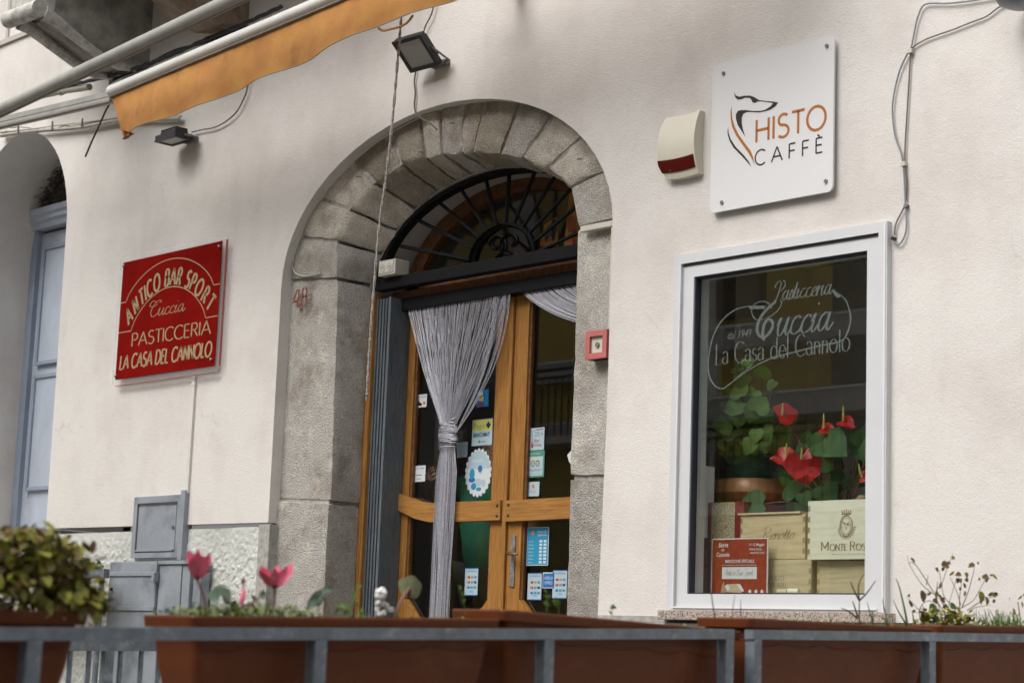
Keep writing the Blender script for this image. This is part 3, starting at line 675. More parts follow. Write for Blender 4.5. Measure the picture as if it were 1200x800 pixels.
q = MB(); q.prism([(-1.355, 1.375), (-1.355, 1.452), (-1.24, 1.415), (-1.12, 1.378), (-1.0, 1.364), (-.466, 1.362), (-.466, 1.262), (-1.0, 1.264), (-1.12, 1.285), (-1.24, 1.325)], .388, .446)
rl = put('mid_rail', q, 'wood_h', dL)
q = MB(); q.prism([(-.43, 1.358), (.40, 1.366), (.40, 1.262), (-.43, 1.254)], .388, .446); rr_ = put('mid_rail', q, 'wood_h', dR)
for d, xs_ in ((dL, (-.487, -1.335)), (dR, (-.405,))):
    for x in xs_:
        for z in (1.285, 1.338) if x > -1.2 else (1.39, 1.43):
            q = MB(); q.ball((x, .387, z), .0085, .006, .0085, 8, 6); put('bolt', q, 'screw', d)
for d, sl, sr in ((dL, lsl, lsr), (dR, rsl, rsr)):
    for z0, z1 in ((.765, 1.32), (1.32, 2.36)):
        q = MB()
        if z0 < 1: q.flat([(sl[1]-.01, .86), (sl[1]+.10, .755), (sr[0]-.10, .755), (sr[0]+.01, .86), (sr[0]+.01, z1), (sl[1]-.01, z1)], .449)
        else: q.box(sl[1]-.01, sr[0]+.01, .4485, .4495, z0, z1)
        put('glass_pane', q, 'glass_door', d)
    q = MB(); q.prism([(sl[1]+.0, .88), (sl[1]+.0, .862), (sl[1]+.10, .755), (sl[1]+.112, .766)], .426, .440); put('corner_bead', q, 'wood', d)
    q = MB(); q.prism([(sr[0]-.0, .88), (sr[0]-.0, .862), (sr[0]-.10, .755), (sr[0]-.112, .766)], .426, .440); put('corner_bead', q, 'wood', d)
q = MB(); q.box(-.402, -.368, .408, .416, .93, 1.185, .003)
hp = put('handle_plate', q, 'rustbracket', dR)
brass = mat('worn_brass', (.38, .26, .12, 1), .32, metal=.9)
q = MB(); q.tube([(-.385, .41, 1.095), (-.385, .372, 1.095), (-.375, .366, 1.094), (-.30, .362, 1.088)], [.009, .009, .009, .0065], 8); put('lever_handle', q, brass, dR)
# the dim bar room behind
q = MB(); q.box(-2.6, .9, .56, 4.2, -.05, 3.6)
q.f = [f for f in q.f if not all(abs(q.v[i][1]-.56) < .01 for i in f)]; q.sm = q.sm[:len(q.f)]
put('bar_room', q, 'darkroom', cafe, fix=False)
q = MB(); q.box(-2.1, .37, 1.5, 2.0, 0, 1.05); put('bar_counter', q, 'darkroom2', cafe)
q = MB(); q.box(-2.2, .8, 3.4, 3.8, 0, 2.4); put('back_cupboard', q, 'darkroom2', cafe)

# ------------------------------------------------------------------ display window
q = MB()
X0, X1, Z0, Z1 = 1.045, 2.173, .812, 2.353
def frame(q, x0, x1, z0, z1, wd, y0, y1, bottom=None):
    bt = wd if bottom is None else bottom
    for poly in ([(x0, z0), (x0, z1), (x0+wd, z1-wd), (x0+wd, z0+bt)], [(x1, z1), (x1, z0), (x1-wd, z0+bt), (x1-wd, z1-wd)],
                 [(x0, z1), (x1, z1), (x1-wd, z1-wd), (x0+wd, z1-wd)], [(x1, z0), (x0, z0), (x0+wd, z0+bt), (x1-wd, z0+bt)]):
        q.prism(poly, y0, y1)
    return q
win = put('display_window', frame(MB(), X0, X1, Z0, Z1, .042, -.03, .09, .012), 'winframe', cafe, label='silver white framed display window with etched lettering')
put('sash', frame(MB(), X0+.0425, X1-.0425, Z0+.0125, Z1-.0425, .0625, -.018, .085, .056), 'winframe', win)
q = MB(); q.box(X0+.036, X1-.036, -.036, -.0305, Z0+.0085, Z0+.0145); q.box(X0+.038, X0+.0425, -.036, -.0305, Z0+.015, Z1-.043); q.box(X1-.013, X1-.006, -.034, -.0305, Z0, Z1-.006)
put('frame_bead', q, 'winframe_edge', win)
q = MB(); q.box(X0+.045, X1-.045, -.0215, -.0182, Z1-.054, Z1-.0435); put('painted_shadow_line', q, 'gasket', win)  # dark strip painted in as the shadow line under the frame head
put('gasket', frame(MB(), 1.1502, 2.0678, .8805, 2.2475, .006, -.010, .025), 'gasket', win)
GW = .012
q = MB(); q.box(1.152, 2.066, GW, GW+.006, .886, 2.242); put('window_pane', q, 'glass', win)
# etched writing on the pane
q = MB(); Y_ = GW-.0015
for st in ([(1.520, 2.080), (1.438, 2.091), (1.360, 2.084), (1.289, 2.045), (1.245, 1.988), (1.223, 1.918), (1.218, 1.837), (1.244, 1.779), (1.293, 1.750), (1.336, 1.765), (1.406, 1.807), (1.462, 1.839)],
           [(1.336, 1.765), (1.444, 1.819), (1.556, 1.857), (1.680, 1.873), (1.800, 1.887), (1.918, 1.898), (1.953, 1.931), (1.968, 1.982), (1.958, 2.031), (1.934, 2.073), (1.880, 2.112)]):
    ribbon(q, [(p.x, p.y) for p in cr(st, 6)], Y_, .0085, .8, taper=True)
st = [(1.525, 2.078), (1.481, 2.083), (1.440, 2.086)]; ribbon(q, st, Y_, .014)
for st, wd in (([(1.561, 2.065), (1.545, 2.092), (1.505, 2.106), (1.468, 2.097), (1.453, 2.073), (1.461, 2.046), (1.482, 2.030), (1.514, 2.028), (1.562, 2.039), (1.601, 2.064), (1.613, 2.087), (1.604, 2.102)], .006),
           ([(1.585, 2.097), (1.545, 2.076), (1.506, 2.042), (1.484, 1.999), (1.491, 1.967), (1.512, 1.952), (1.540, 1.959), (1.567, 1.991), (1.562, 2.017), (1.542, 2.024), (1.523, 2.008), (1.515, 1.971), (1.522, 1.938)], .016)):
    ribbon(q, [(p.x, p.y) for p in cr(st, 6)], Y_, wd, .6)
ribbon(q, [(1.878, 2.114), (1.898, 2.085), (1.916, 2.083)], Y_, .012)
b = [(1.575, 1.955), (1.877, 1.948), (1.577, 2.098), (1.875, 2.088), (1.264, 1.855), (1.967, 1.842), (1.263, 1.907), (1.324, 1.960), (1.455, 1.957), (1.323, 1.982), (1.584, 2.152)]
pen(q, 'uccia', b[0][0]+.01, b[0][1]-.005, .150, Y_, .075, CU, .25, b[1][0]-b[0][0]-.02, .22)
pen(q, 'Pasticceria', b[2][0]-.005, b[2][1]+.0, .080, Y_, .075, CU, .35, b[3][0]-b[2][0]-.0, .22)
pen(q, 'La Casa del Cannolo', b[4][0]-.005, b[4][1], .088, Y_, .085, UP, .3, b[5][0]-b[4][0]+.005, serif=.06)
q2 = typeset('dal 1949', b[7][0], b[7][1], .035, Y_, b[8][0]-b[7][0], shear=.35); q.add(q2.v, q2.f)
put('etched_lettering', q, 'etched', win, label='frosted writing Pasticceria Cuccia dal 1949 La Casa del Cannolo inside a swirl', fix=False)
# sill
q = MB(); q.box(1.012, 2.20, -.05, .06, .771, .8105, .003); put('window_sill', q, 'granite', cafe, label='pink speckled granite sill')
# display box behind the pane
q = MB(); q.add([(.4, .09, .86), (2.7, .09, .86), (2.7, 1.1, .86), (.4, 1.1, .86)], [(0, 1, 2, 3)])
q.add([(.4, 1.1, .86), (2.7, 1.1, .86), (2.7, 1.1, 2.5), (.4, 1.1, 2.5)], [(0, 1, 2, 3)]); q.add([(.4, .09, .86), (.4, 1.1, .86), (.4, 1.1, 2.5), (.4, .09, 2.5)], [(0, 1, 2, 3)])
q.add([(2.7, .09, .86), (2.7, 1.1, .86), (2.7, 1.1, 2.5), (2.7, .09, 2.5)], [(0, 1, 2, 3)]); q.add([(.4, .09, 2.5), (2.7, .09, 2.5), (2.7, 1.1, 2.5), (.4, 1.1, 2.5)], [(0, 1, 2, 3)])
q.flat([(.4, .86), (2.7, .86), (2.7, 2.5), (.4, 2.5)], .088, [[(1.09, .86+.001), (1.09, 2.31), (2.13, 2.31), (2.13, .861)]])
put('display_case', q, 'displaywall', cafe, fix=False)

# ------------------------------------------------------------------ corbels and balcony slab above
def corbel(x0, x1, prof, m, name='corbel'):
    q = MB(); b = rockprism(prof, x0, x1); return put(name, b, m, cafe)
def rockprism(prof, x0, x1):
    q = MB(); n = len(prof); nx = 6; v = []
    for k in range(nx+1):
        x = x0+(x1-x0)*k/nx
        for y, z in prof:
            nz = noise.noise_vector(Vector((x, y, z))*11)*.012; v.append((x+nz.x, y+nz.y, z+nz.z))
    q.add(v, [(k*n+j, k*n+(j+1) % n, (k+1)*n+(j+1) % n, (k+1)*n+j) for k in range(nx) for j in range(n)], False)
    tri = tessellate_polygon([[Vector((p[0], p[1], 0)) for p in prof]])
    q.add([v[i] for i in range(n)], [tuple(t) for t in tri]); q.add([v[nx*n+i] for i in range(n)], [tuple(t) for t in tri]); return q
prof = [(.05, 4.14), (-.02, 4.13), (-.10, 4.10), (-.2, 4.085), (-.32, 4.12), (-.46, 4.18), (-.60, 4.24), (-.68, 4.27), (-.70, 4.635), (.05, 4.635)]
corbel(-3.72, -3.40, prof, 'corbel')
q = MB()
for x in (-3.43, -3.70): q.tube([(x+.04, -.76+.76*t, z) for t, z in ((0, 4.262), (.1, 4.24), (.3, 4.17), (.5, 4.105), (.7, 4.065), (.9, 4.08))], [.05, .04, .032, .03, .028, .02], 8)
q.tube([(-3.74, -.80, 4.285), (-3.36, -.80, 4.275)], .052, 12); q.box(-3.72, -3.40, -.80, -.68, 4.3, 4.635)
put('corbel_moulding', q, 'corbel_light', cafe, label='pale rolled moulding on the balcony bracket')
prof2 = [(.05, 4.16), (-.06, 4.14), (-.2, 4.12), (-.32, 4.15), (-.44, 4.20), (-.6, 4.30), (-.68, 4.34), (-.70, 4.635), (.05, 4.635)]
corbel(-2.62, -2.36, prof2, 'corbel_red')
q = MB(); q.box(-4.1, -1.0, -.85, .02, 4.64, 4.80); q.box(-4.16, -.94, -.9, .02, 4.802, 4.86); put('balcony_slab', q, 'corbel', cafe)
q = MB(); q.box(-.9, 7.5, -.28, .02, 4.9, 5.02); put('added_shade_ledge', q, 'plaster_grey', cafe)  # unseen ledge, added to dim the top of the wall

# ------------------------------------------------------------------ house across the street (mirrored in the panes)
opp = thing('ochre_house', 'ochre and cream house across the street, mirrored dimly in the window panes', 'house', (-9, -12, -1))
q = MB(); q.box(-42, -2.5, -16.5, -11.6, -1, 9.4); put('wall', q, 'ochre', opp)
opp2 = thing('cream_house', 'cream house continuing the far side of the street behind the viewer', 'house', (12, -12, -1))
q = MB(); q.box(-2.498, 13, -16.5, -11.5, -1, 7.6); put('wall', q, 'palehouse', opp2)
q = MB(); q.box(-13.4, -12.9, -11.62, -11.5, -1, 9.4); put('pilaster', q, 'palehouse', opp)
for x in (-1, 3, 7, 11):
    for z in (0, 3.2, 5.4):
        q = MB(); q.box(x-.5, x+.5, -11.52, -11.42, z, z+1.9); put('shutter', q, 'shutgreen', opp2)
for x0, x1, z0, z1 in ((-21, -20, 0, 2), (-17.6, -16.6, 2.6, 4.6), (-14.4, -13.7, 2.6, 4.9), (-11.6, -10.8, 0, 2.1), (-8.62, -7.95, 4.75, 6.4), (-8.4, -7.6, 0, 2.3), (-6.85, -6.1, 3.8, 6.2), (-6.85, -6.1, 1.2, 3.4), (-4.0, -3.2, 3.0, 4.9)):
    q = MB(); q.box(x0, x1, -11.62, -11.45, z0, z1); f_ = put('shutter', q, 'shutgreen', opp)
q = MB(); q.box(-9.9, -8.68, -11.64, -11.56, -1, 7.2); put('pale_wall_strip', q, 'palehouse', opp)
for z in (4.60, 3.74):
    q = MB(); q.box(-15, -5, -11.60, -11.40, z, z+.035); put('ledge', q, 'signwhite', opp)
    q = MB(); q.box(-15, -5, -11.60, -11.42, z-.26, z-.002); put('ledge_face', q, 'plaster_grey', opp)
q = MB(); q.box(-8.3, -6.9, -11.35, -11.1, 2.75, 3.0); put('balcony_trough', q, 'shutgreen', opp)
for x0, x1, z in ((-16, -11.2, 3.42), (-9.9, -3, 2.3)):
    q = MB(); q.box(x0, x1, -11.5, -11.0, z, z+.10); bs = put('balcony_slab', q, 'palehouse', opp)
    q = MB(); q.box(x0, x1, -11.06, -11.02, z+1.0, z+1.04); q.box(x0, x1, -11.05, -11.03, z+.9, z+.93)
    xx = x0
    while xx < x1: q.tube([(xx, -11.04, z+.10), (xx, -11.04, z+.9)], .014, 4, False); xx += .13
    put('balcony_railing', q, 'iron', opp)

# ================================================================== SIGNS AND WALL FITTINGS
# red bar sign
sg = thing('bar_sign', 'dark red ANTICO BAR SPORT sign on a clear acrylic plate with beige lettering', 'sign', (-2.96, 0, 2.13))
def rrect(x0, x1, z0, z1, r, n=5):
    out = []
    for cx, cz, a in ((x1-r, z1-r, 0), (x0+r, z1-r, 90), (x0+r, z0+r, 180), (x1-r, z0+r, 270)):
        out += [(cx+r*math.cos(R(a+90*i/n)), cz+r*math.sin(R(a+90*i/n))) for i in range(n+1)]
    return out
q = MB(); q.prism(rrect(-3.515, -2.39, 2.115, 2.915, .035), -.036, -.028); put('acrylic_plate', q, 'acrylic', sg)
q = MB(); q.box(-2.392, -2.386, -.037, -.027, 2.15, 2.88); q.box(-3.48, -2.42, -.037, -.027, 2.1125, 2.1155); put('plate_edge', q, 'acrylic_edge', sg)
rx0, rx1, rz0, rz1 = -3.475, -2.427, 2.152, 2.877
q = MB(); q.box(rx0, rx1, -.0385, -.0362, rz0, rz1); put('red_panel', q, 'red', sg)
yL = -.0392
cxm, aw, czm = (rx0+rx1)/2, (rx1-rx0)/2, 0
q = MB()
def sagarc(zend, ztop, x0=rx0+.06, x1=rx1-.06): return [(x0+(x1-x0)*i/30, zend+(ztop-zend)*(1-((i/30)*2-1)**2)**.75) for i in range(31)]
A1 = sagarc(2.555+.07, 2.835); A2 = sagarc(2.44, 2.665, rx0+.14, rx1-.12)
ribbon(q, [(rx0, 2.625)]+A1+[(rx1, 2.625)], yL, .006); ribbon(q, [(rx0, 2.44)]+A2+[(rx1, 2.44)], yL, .006)
put('arc_lines', q, 'sand', sg, fix=False)
q = MB()
txt = 'ANTICO BAR SPORT'; u0, u1 = rx0+.10, rx1-.085
adv = [UP[c][1]*.9+.10 if c != ' ' else .42 for c in txt]; tot = sum(adv); a = 0
for c, ad in zip(txt, adv):
    t = (a+ad/2)/tot; a += ad
    xx = u0+(u1-u0)*t; tt = (t*2-1)
    zz = 2.462+.215*(1-abs(tt)**2.1)
    ang = -math.atan(2.1*.215*abs(tt)**1.1*(1 if tt > 0 else -1)/((u1-u0)/2))
    ca, sa = math.cos(ang*.85), math.sin(ang*.85); sc = .098; wsc = (u1-u0)/tot*1.0
    gw = UP[c][1]*wsc*.43 if c != ' ' else 0
    def bnd(u, v, xx=xx, zz=zz, ca=ca, sa=sa, gw=gw): 
        u = u-gw+v*.10; return (xx+u*ca-v*sa, zz+u*sa+v*ca)
    if c != ' ': pen(q, c, 0, 0, sc, yL-.0004, .185, UP, .8, UP[c][1]*wsc*.86, bend=bnd)
put('lettering', q, 'sand', sg, fix=False)
q = MB(); pen(q, 'Cuccia', -3.135, 2.505, .088, yL, .075, CU, .4, .36, .25); put('lettering', q, 'sand', sg, fix=False)
q = MB(); pen(q, 'PASTICCERIA', -3.318, 2.343, .078, yL, .155, UP, .45, .83); put('lettering', q, 'sand', sg, fix=False)
q = MB(); pen(q, 'LA CASA DEL CANNOLO', -3.435, 2.212, .082, yL, .185, UP, .7, .965, .10); put('lettering', q, 'sand', sg, fix=False)
for p in ((-3.462, 2.855), (-2.45, 2.845), (-3.465, 2.175), (-2.46, 2.19)):
    q = MB(); q.tube([(p[0], -.036, p[1]), (p[0], -.048, p[1])], .009, 10); q.ball((p[0], -.048, p[1]), .009, .004, .009, 10, 5); put('screw', q, 'steel', sg)
# conduit below it
q = MB(); q.box(-2.678, -2.652, -.016, 0, 1.44, 2.115); q.box(-2.682, -2.648, -.019, 0, 2.06, 2.075)
put('conduit', q, 'trunking', label='thin white conduit running down the wall below the red bar sign', cat='conduit')

# coffee sign
cs = thing('coffee_sign', 'square white acrylic HISTO CAFFE sign with greyhound head logo above the window', 'sign', (1.575, 0, 2.51))
q = MB(); q.prism(rrect(1.243, 1.902, 2.515, 3.18, .028), -.030, -.020); put('sign_panel', q, 'signwhite', cs)
yH = -.0308
q = MB(); q.flat([(1.369, 3.036), (1.376, 3.020), (1.396, 3.009), (1.425, 3.008), (1.457, 3.003), (1.478, 2.993), (1.507, 2.974), (1.542, 2.963), (1.584, 2.952), (1.612, 2.943), (1.598, 2.929), (1.571, 2.919), (1.543, 2.917), (1.508, 2.918), (1.466, 2.928), (1.441, 2.932), (1.423, 2.928), (1.414, 2.913), (1.414, 2.890), (1.421, 2.860), (1.436, 2.823), (1.414, 2.853), (1.392, 2.883), (1.381, 2.913), (1.380, 2.933), (1.391, 2.947), (1.412, 2.947), (1.444, 2.940), (1.480, 2.930), (1.515, 2.924), (1.543, 2.924), (1.571, 2.934), (1.584, 2.945), (1.556, 2.955), (1.514, 2.967), (1.499, 2.968), (1.486, 2.964), (1.472, 2.969), (1.467, 2.980), (1.456, 2.992), (1.432, 2.998), (1.411, 2.995), (1.390, 2.997), (1.375, 3.010), (1.370, 3.024)], yH)
put('logo_head', q, 'black', cs, fix=False)
q = MB(); q.flat([(1.358, 2.976), (1.356, 2.952), (1.361, 2.917), (1.375, 2.880), (1.397, 2.842), (1.433, 2.796), (1.466, 2.757), (1.481, 2.726), (1.489, 2.687), (1.477, 2.715), (1.456, 2.747), (1.419, 2.793), (1.383, 2.839), (1.360, 2.883), (1.351, 2.919), (1.349, 2.953)], yH); put('logo_stroke', q, 'brown', cs, fix=False)
q = MB(); q.flat([(1.339, 2.884), (1.341, 2.857), (1.354, 2.827), (1.384, 2.787), (1.427, 2.746), (1.456, 2.713), (1.473, 2.685), (1.450, 2.709), (1.413, 2.746), (1.370, 2.787), (1.347, 2.822), (1.336, 2.852), (1.335, 2.870)], yH); put('logo_stroke', q, 'black', cs, fix=False)
q = MB(); pen(q, 'HISTO', 1.492, 2.789, .098, yH, .125, UP, 1, .375, track=.12); put('lettering', q, 'brown', cs, fix=False)
q = MB(); pen(q, 'CAFFÈ', 1.492, 2.688, .063, yH, .115, UP, 1, .36, track=.42); put('lettering', q, 'black', cs, fix=False)
for p in [(1.307, 3.131), (1.866, 3.138), (1.312, 2.553), (1.869, 2.561)]:
    q = MB(); q.tube([(p[0], -.029, p[1]), (p[0], -.036, p[1])], .0085, 10); put('screw', q, 'rustbracket', cs)

# alarm siren
al = thing('alarm_siren', 'cream plastic alarm siren with dark red lens beside the white coffee sign', 'alarm', (1.07, 0, 2.715))
def siren(u, v, d=0):
    x = .962+.214*u-.006*math.sin(PI*v)+.030*(1-u)*max(0, (.25-v)/.25)**1.5+.016*(1-u)*max(0, (v-.85)/.15)**1.5
    yy = -.022-.040*math.sin(PI*min(1, max(0, .06+.88*v)))**.8
    return (x, yy-d, 2.705+.285*v-.006*math.sin(PI*u))
q = MB(); N1, N2 = 12, 18
q.grid(lambda u, v: siren(u, v), N1, N2, True)
ring = [siren(0, j/N2) for j in range(N2+1)]+[siren(i/N1, 1) for i in range(1, N1+1)]+[siren(1, 1-j/N2) for j in range(1, N2+1)]+[siren(1-i/N1, 0) for i in range(1, N1)]
k = len(ring); q.add(ring+[(p[0], 0, p[2]) for p in ring], [(i, (i+1) % k, (i+1) % k+k, i+k) for i in range(k)], False)
put('siren_case', q, 'alarm', al)
q = MB(); q.grid(lambda u, v: siren(-.01+.98*u, .095+.20*v, .003), 12, 8, True)
q2 = [siren(-.01, .095, .003), siren(-.01, .295, .003)]; put('siren_lens', q, 'alarmred', al, fix=False)
q = MB(); q.tube([(1.065, -.09, 2.722), (1.065, -.098, 2.722)], .004, 6); put('screw', q, 'screw', al)

# red call box on the right jamb
cb = thing('call_box', 'faded red square call point on the right stone jamb of the arch', 'call box', (.55, .05, 1.935))
q = frame(MB(), .487, .620, 1.942, 2.072, .026, -.005, .055, .026); put('box_rim', q, 'pinkbox', cb)
q = MB(); q.box(.487, .620, .02, .06, 1.942, 2.072); q.box(.5135, .5935, .008, .02, 1.969, 2.045); put('box_face', q, 'offwhite', cb)
q = MB(); q.tube([(.554, .008, 2.007), (.554, .001, 2.007)], .012, 12); put('push_button', q, 'rustbracket', cb)
# trunking at the right springer
q = MB(); q.box(.405, .630, .018, .05, 2.555, 2.582, .003); q.box(.603, .626, .022, .05, 2.085, 2.554)
put('cable_trunking', q, 'offwhite', label='cream plastic trunking across the right springer of the arch', cat='trunking')
# double socket on the transom
sk = thing('socket_box', 'grey double power socket box standing on the black transom bar', 'socket', (-1.24, .22, 2.579))
q = MB(); q.box(-1.325, -1.185, .225, .325, 2.580, 2.664, .004); put('box_body', q, 'offwhite', sk)
q = MB(); q.box(-1.313, -1.200, .221, .2246, 2.594, 2.652); put('face_plate', q, 'trunking', sk)
for x in (-1.285, -1.228):
    q = MB()
    q.tube([(x, .2215, 2.623), (x, .2185, 2.623)], .023, 16); so_ = put('socket', q, 'offwhite', sk)
    q = MB()
    for dx in (-.008, .008): q.tube([(x+dx, .219, 2.623), (x+dx, .2178, 2.623)], .0035, 6)
    put('pin_hole', q, 'black', so_)

# floodlights
def floodlight(name, label, cx, cy, cz, tilt, yaw, size, arm):
    t = thing(name, label, 'floodlight', (cx, 0, cz), 'LED floodlights over the bar front')
    Mx = Matrix.Translation((cx, cy, cz)) @ Matrix.Rotation(yaw, 4, 'Z') @ Matrix.Rotation(tilt, 4, 'X')
    def tr(q):
        q.v = [tuple(Mx @ Vector(v)) for v in q.v]; return q
    a, b = size
    q = MB(); q.prism(rrect(-a/2, a/2, -b/2, b/2, .012, 3), -.012, .014)
    q.box(-a*.36, a*.36, .014, .040, -b*.36, b*.36, .006)
    for i in range(7): q.box(-a*.33+i*a*.11-.003, -a*.33+i*a*.11+.003, .040, .052, -b*.33, b*.33)
    put('lamp_body', tr(q), 'floodbody', t)
    q = MB(); q.prism(rrect(-a/2, a/2, -b/2, b/2, .012, 3), -.018, -.0125)
    rim = frame(MB(), -a/2, a/2, -b/2, b/2, .020, -.022, -.0122, .020); put('lamp_rim', tr(rim), 'floodbody', t)
    q = MB(); q.box(-a/2+.021, a/2-.021, -.0165, -.0128, -b/2+.021, b/2-.021); put('lens', tr(q), 'floodlens', t)
    q = MB()
    e1 = Mx @ Vector((-a/2-.006, .0, 0)); e2 = Mx @ Vector((a/2+.006, .0, 0))
    w1 = Vector((cx-a*.42+arm[0], -.035, cz+arm[1])); w2 = Vector((cx+a*.42+arm[0], -.035, cz+arm[1]))
    q.tube([e1, w1, w2, e2], .007, 6); q.box(w1.x+.03, w2.x-.03, -.036, 0, w1.z-.012, w1.z+.012); put('bracket', q, 'rustbracket', t)
    return t
floodlight('floodlight', 'square black floodlight with bare grey lens above the stone arch', -.665, -.125, 3.615, R(48), R(2), (.215, .19), (.055, -.05))
floodlight('floodlight', 'flat black floodlight half hidden below the orange valance, left of the arch', -2.895, -.11, 3.55, R(90), R(0), (.22, .13), (.035, .0))
# partly seen lamp at the top right corner
tl = thing('bulkhead_lamp', 'round grey lamp cut off at the top right corner of the wall', 'lamp', (2.80, 0, 3.08))
q = MB(); q.v = []
q.lathe([(0, 0), (.05, .004), (.085, .02), (.10, .045), (.10, .07)], (2.84, -.12, 3.060), 24); q.lathe([(.0, .07), (.1, .07)], (2.84, -.12, 3.060), 24); put('lamp_housing', q, 'cabinet', tl)
q = MB(); q.box(2.84, 2.90, -.12, 0, 3.15, 3.19); put('bracket', q, 'cabinet_dark', tl)

# cables
def cable(pts2, y, r, m, label, name='cable', n=6, sm=6, cat='cable', y1=None):
    P = cr([(p[0], (y if y1 is None else y+(y1-y)*i/(len(pts2)-1)), p[1]) for i, p in enumerate(pts2)], sm)
    q = MB(); q.tube(P, r, n); return put(name, q, m, label=label, cat=cat)
cable([(2.80, 3.17)]+[(2.603, 3.178), (2.451, 3.195), (2.339, 3.217), (2.303, 3.175), (2.287, 3.122), (2.271, 3.054), (2.255, 3.033), (2.214, 2.963), (2.186, 2.862), (2.182, 2.791), (2.195, 2.701), (2.224, 2.625), (2.237, 2.553), (2.246, 2.413), (2.250, 2.309), (2.222, 2.257), (2.194, 2.268), (2.185, 2.296)], -.012, .0038, 'cablegrey', 'grey cable looping down the wall to the window corner from the top right lamp')
cable([(2.78, 3.14)]+[(2.683, 3.132), (2.618, 3.105), (2.549, 3.096), (2.463, 3.084), (2.392, 3.078), (2.332, 3.070), (2.279, 3.052), (2.267, 3.030), (2.256, 2.866), (2.241, 2.623), (2.249, 2.499), (2.242, 2.413), (2.201, 2.343), (2.194, 2.295)], -.010, .0034, 'cablebrown', 'thin brown cable beside the grey one right of the window')
for i, p in enumerate([(2.267, 3.037), (2.237, 2.578), (2.250, 2.405), (2.190, 2.282)]):
    q = MB(); s_ = .011 if i < 2 else .007
    q.box(p[0]-s_, p[0]+s_, -.02, 0, p[1]-s_*.8, p[1]+s_*.8, .001)
    put('cable_clip', q, ('offwhite', 'offwhite', 'rustbracket', 'black')[i], label=('white clip holding both cables at the upper bend', 'white clip holding both cables at half height', 'small dark clip on the brown cable above the window corner', 'dark fixing where the cables end at the window corner')[i], cat='cable clip', group='clips on the cables right of the window')
cable([(-0.753, 3.735), (-0.737, 3.791), (-0.693, 3.846), (-0.665, 3.923), (-0.617, 4.004)], -.02, .004, 'cablebrown', 'brown cable rising from the floodlight above the arch behind the valance')
cable([(-0.803, 3.575), (-0.813, 3.517), (-0.801, 3.446), (-0.803, 3.378), (-0.772, 3.322), (-0.668, 3.262), (-0.619, 3.222)], -.012, .0045, 'cablebrown', 'brown cable hanging below the floodlight into the arch rim')
cable([(-2.846, 3.595), (-2.739, 3.592), (-2.607, 3.584), (-2.480, 3.603), (-2.382, 3.647), (-2.315, 3.726), (-2.295, 3.784), (-2.255, 3.878), (-2.180, 3.965)], -.02, .0045, 'cablebrown', 'brown cable curving from the left floodlight up behind the valance')
cable([(-0.700, 3.341), (-0.855, 3.333), (-1.039, 3.301), (-1.300, 3.261), (-1.505, 3.157), (-1.646, 3.040), (-1.779, 2.890), (-1.854, 2.779), (-1.871, 2.709), (-1.833, 2.632), (-1.730, 2.601), (-1.616, 2.606)], .05, .0045, 'cablepale', 'thin pale cable tucked along the plaster rim of the arch')
q = MB()
base = cr([(p[0], -.04, p[1]) for p in [(-5.175, 3.981), (-4.844, 3.941), (-4.481, 3.895), (-4.101, 3.851), (-3.708, 3.815), (-3.341, 3.759), (-2.961, 3.702)]], 8)
offs = [(0, 0), (.012, .014), (-.004, .026), (.006, -.013)]
for k, (dy, dz) in enumerate(offs): q.tube([(p.x, p.y+dy*.8, p.z+dz*.8+.004*math.sin(p.x*5+k*2)) for p in base], (.010, .008, .005, .006)[k], 6)
cb_ = put('cable_bundle', q, 'cablepale', label='bundle of pale cables tied along the wall above the arched side doorway', cat='cable')
q = MB(); q.tube(cr([(p[0], -.04, p[1]) for p in [(-5.187, 4.056), (-5.038, 4.005), (-4.897, 3.986), (-4.594, 3.915), (-4.458, 3.885), (-4.319, 3.895), (-4.219, 3.866)]], 5), .0035, 5); put('loose_wire', q, 'cablebrown', cb_)
for p in [(-4.892, 3.956), (-4.438, 3.899), (-4.059, 3.849)]:
    q = MB(); q.tube([(p[0], -.058, p[1]-.02), (p[0]+.002, -.06, p[1]+.04)], .006, 5); put('cable_tie', q, 'rustbracket', cb_)
cable([(-5.6, 2.18), (-5.55, 2.9)], .3, .004, 'cablebrown', 'short wire on the reveal of the side doorway') if False else None
q = MB(); q.tube(cr([(-5.594, y, z) for y, z in [(0.214, 3.710), (0.303, 3.615), (0.373, 3.579), (0.511, 3.567)]], 5), .006, 5); put('cable', q, 'cablebrown', label='dark wire sagging across the side doorway reveal', cat='cable')
# twisted thick cable and pipes near the corbels
q = MB(); P = [(p[0], -.14, p[1]) for p in [(-4.363, 4.117), (-3.968, 4.092), (-3.610, 4.067), (-3.270, 4.059), (-2.944, 4.062), (-2.589, 4.083), (-2.183, 4.098), (-1.844, 4.118)]]; P = cr(P, 12)
for k in range(3): q.tube([(p.x, p.y+.007*math.cos(i*.55+k*2.1), p.z+.007*math.sin(i*.55+k*2.1)) for i, p in enumerate(P)], .0065, 6)
put('twisted_cable', q, 'cabledark', label='thick dark twisted cable climbing in front of the stone brackets', cat='cable')
q = MB(); P = cr([(p[0], -.10, p[1]) for p in [(-3.692, 4.042), (-3.476, 4.055), (-3.267, 4.068), (-2.962, 4.092), (-2.692, 4.088), (-2.237, 4.084)]], 8)
for k in range(2): q.tube([(p.x, p.y, p.z+.012*k+.006*math.sin(i*.3+k)) for i, p in enumerate(P)], .006, 6)
put('cable', q, 'cabledark', label='slack dark cable just below the thick twisted one', cat='cable')
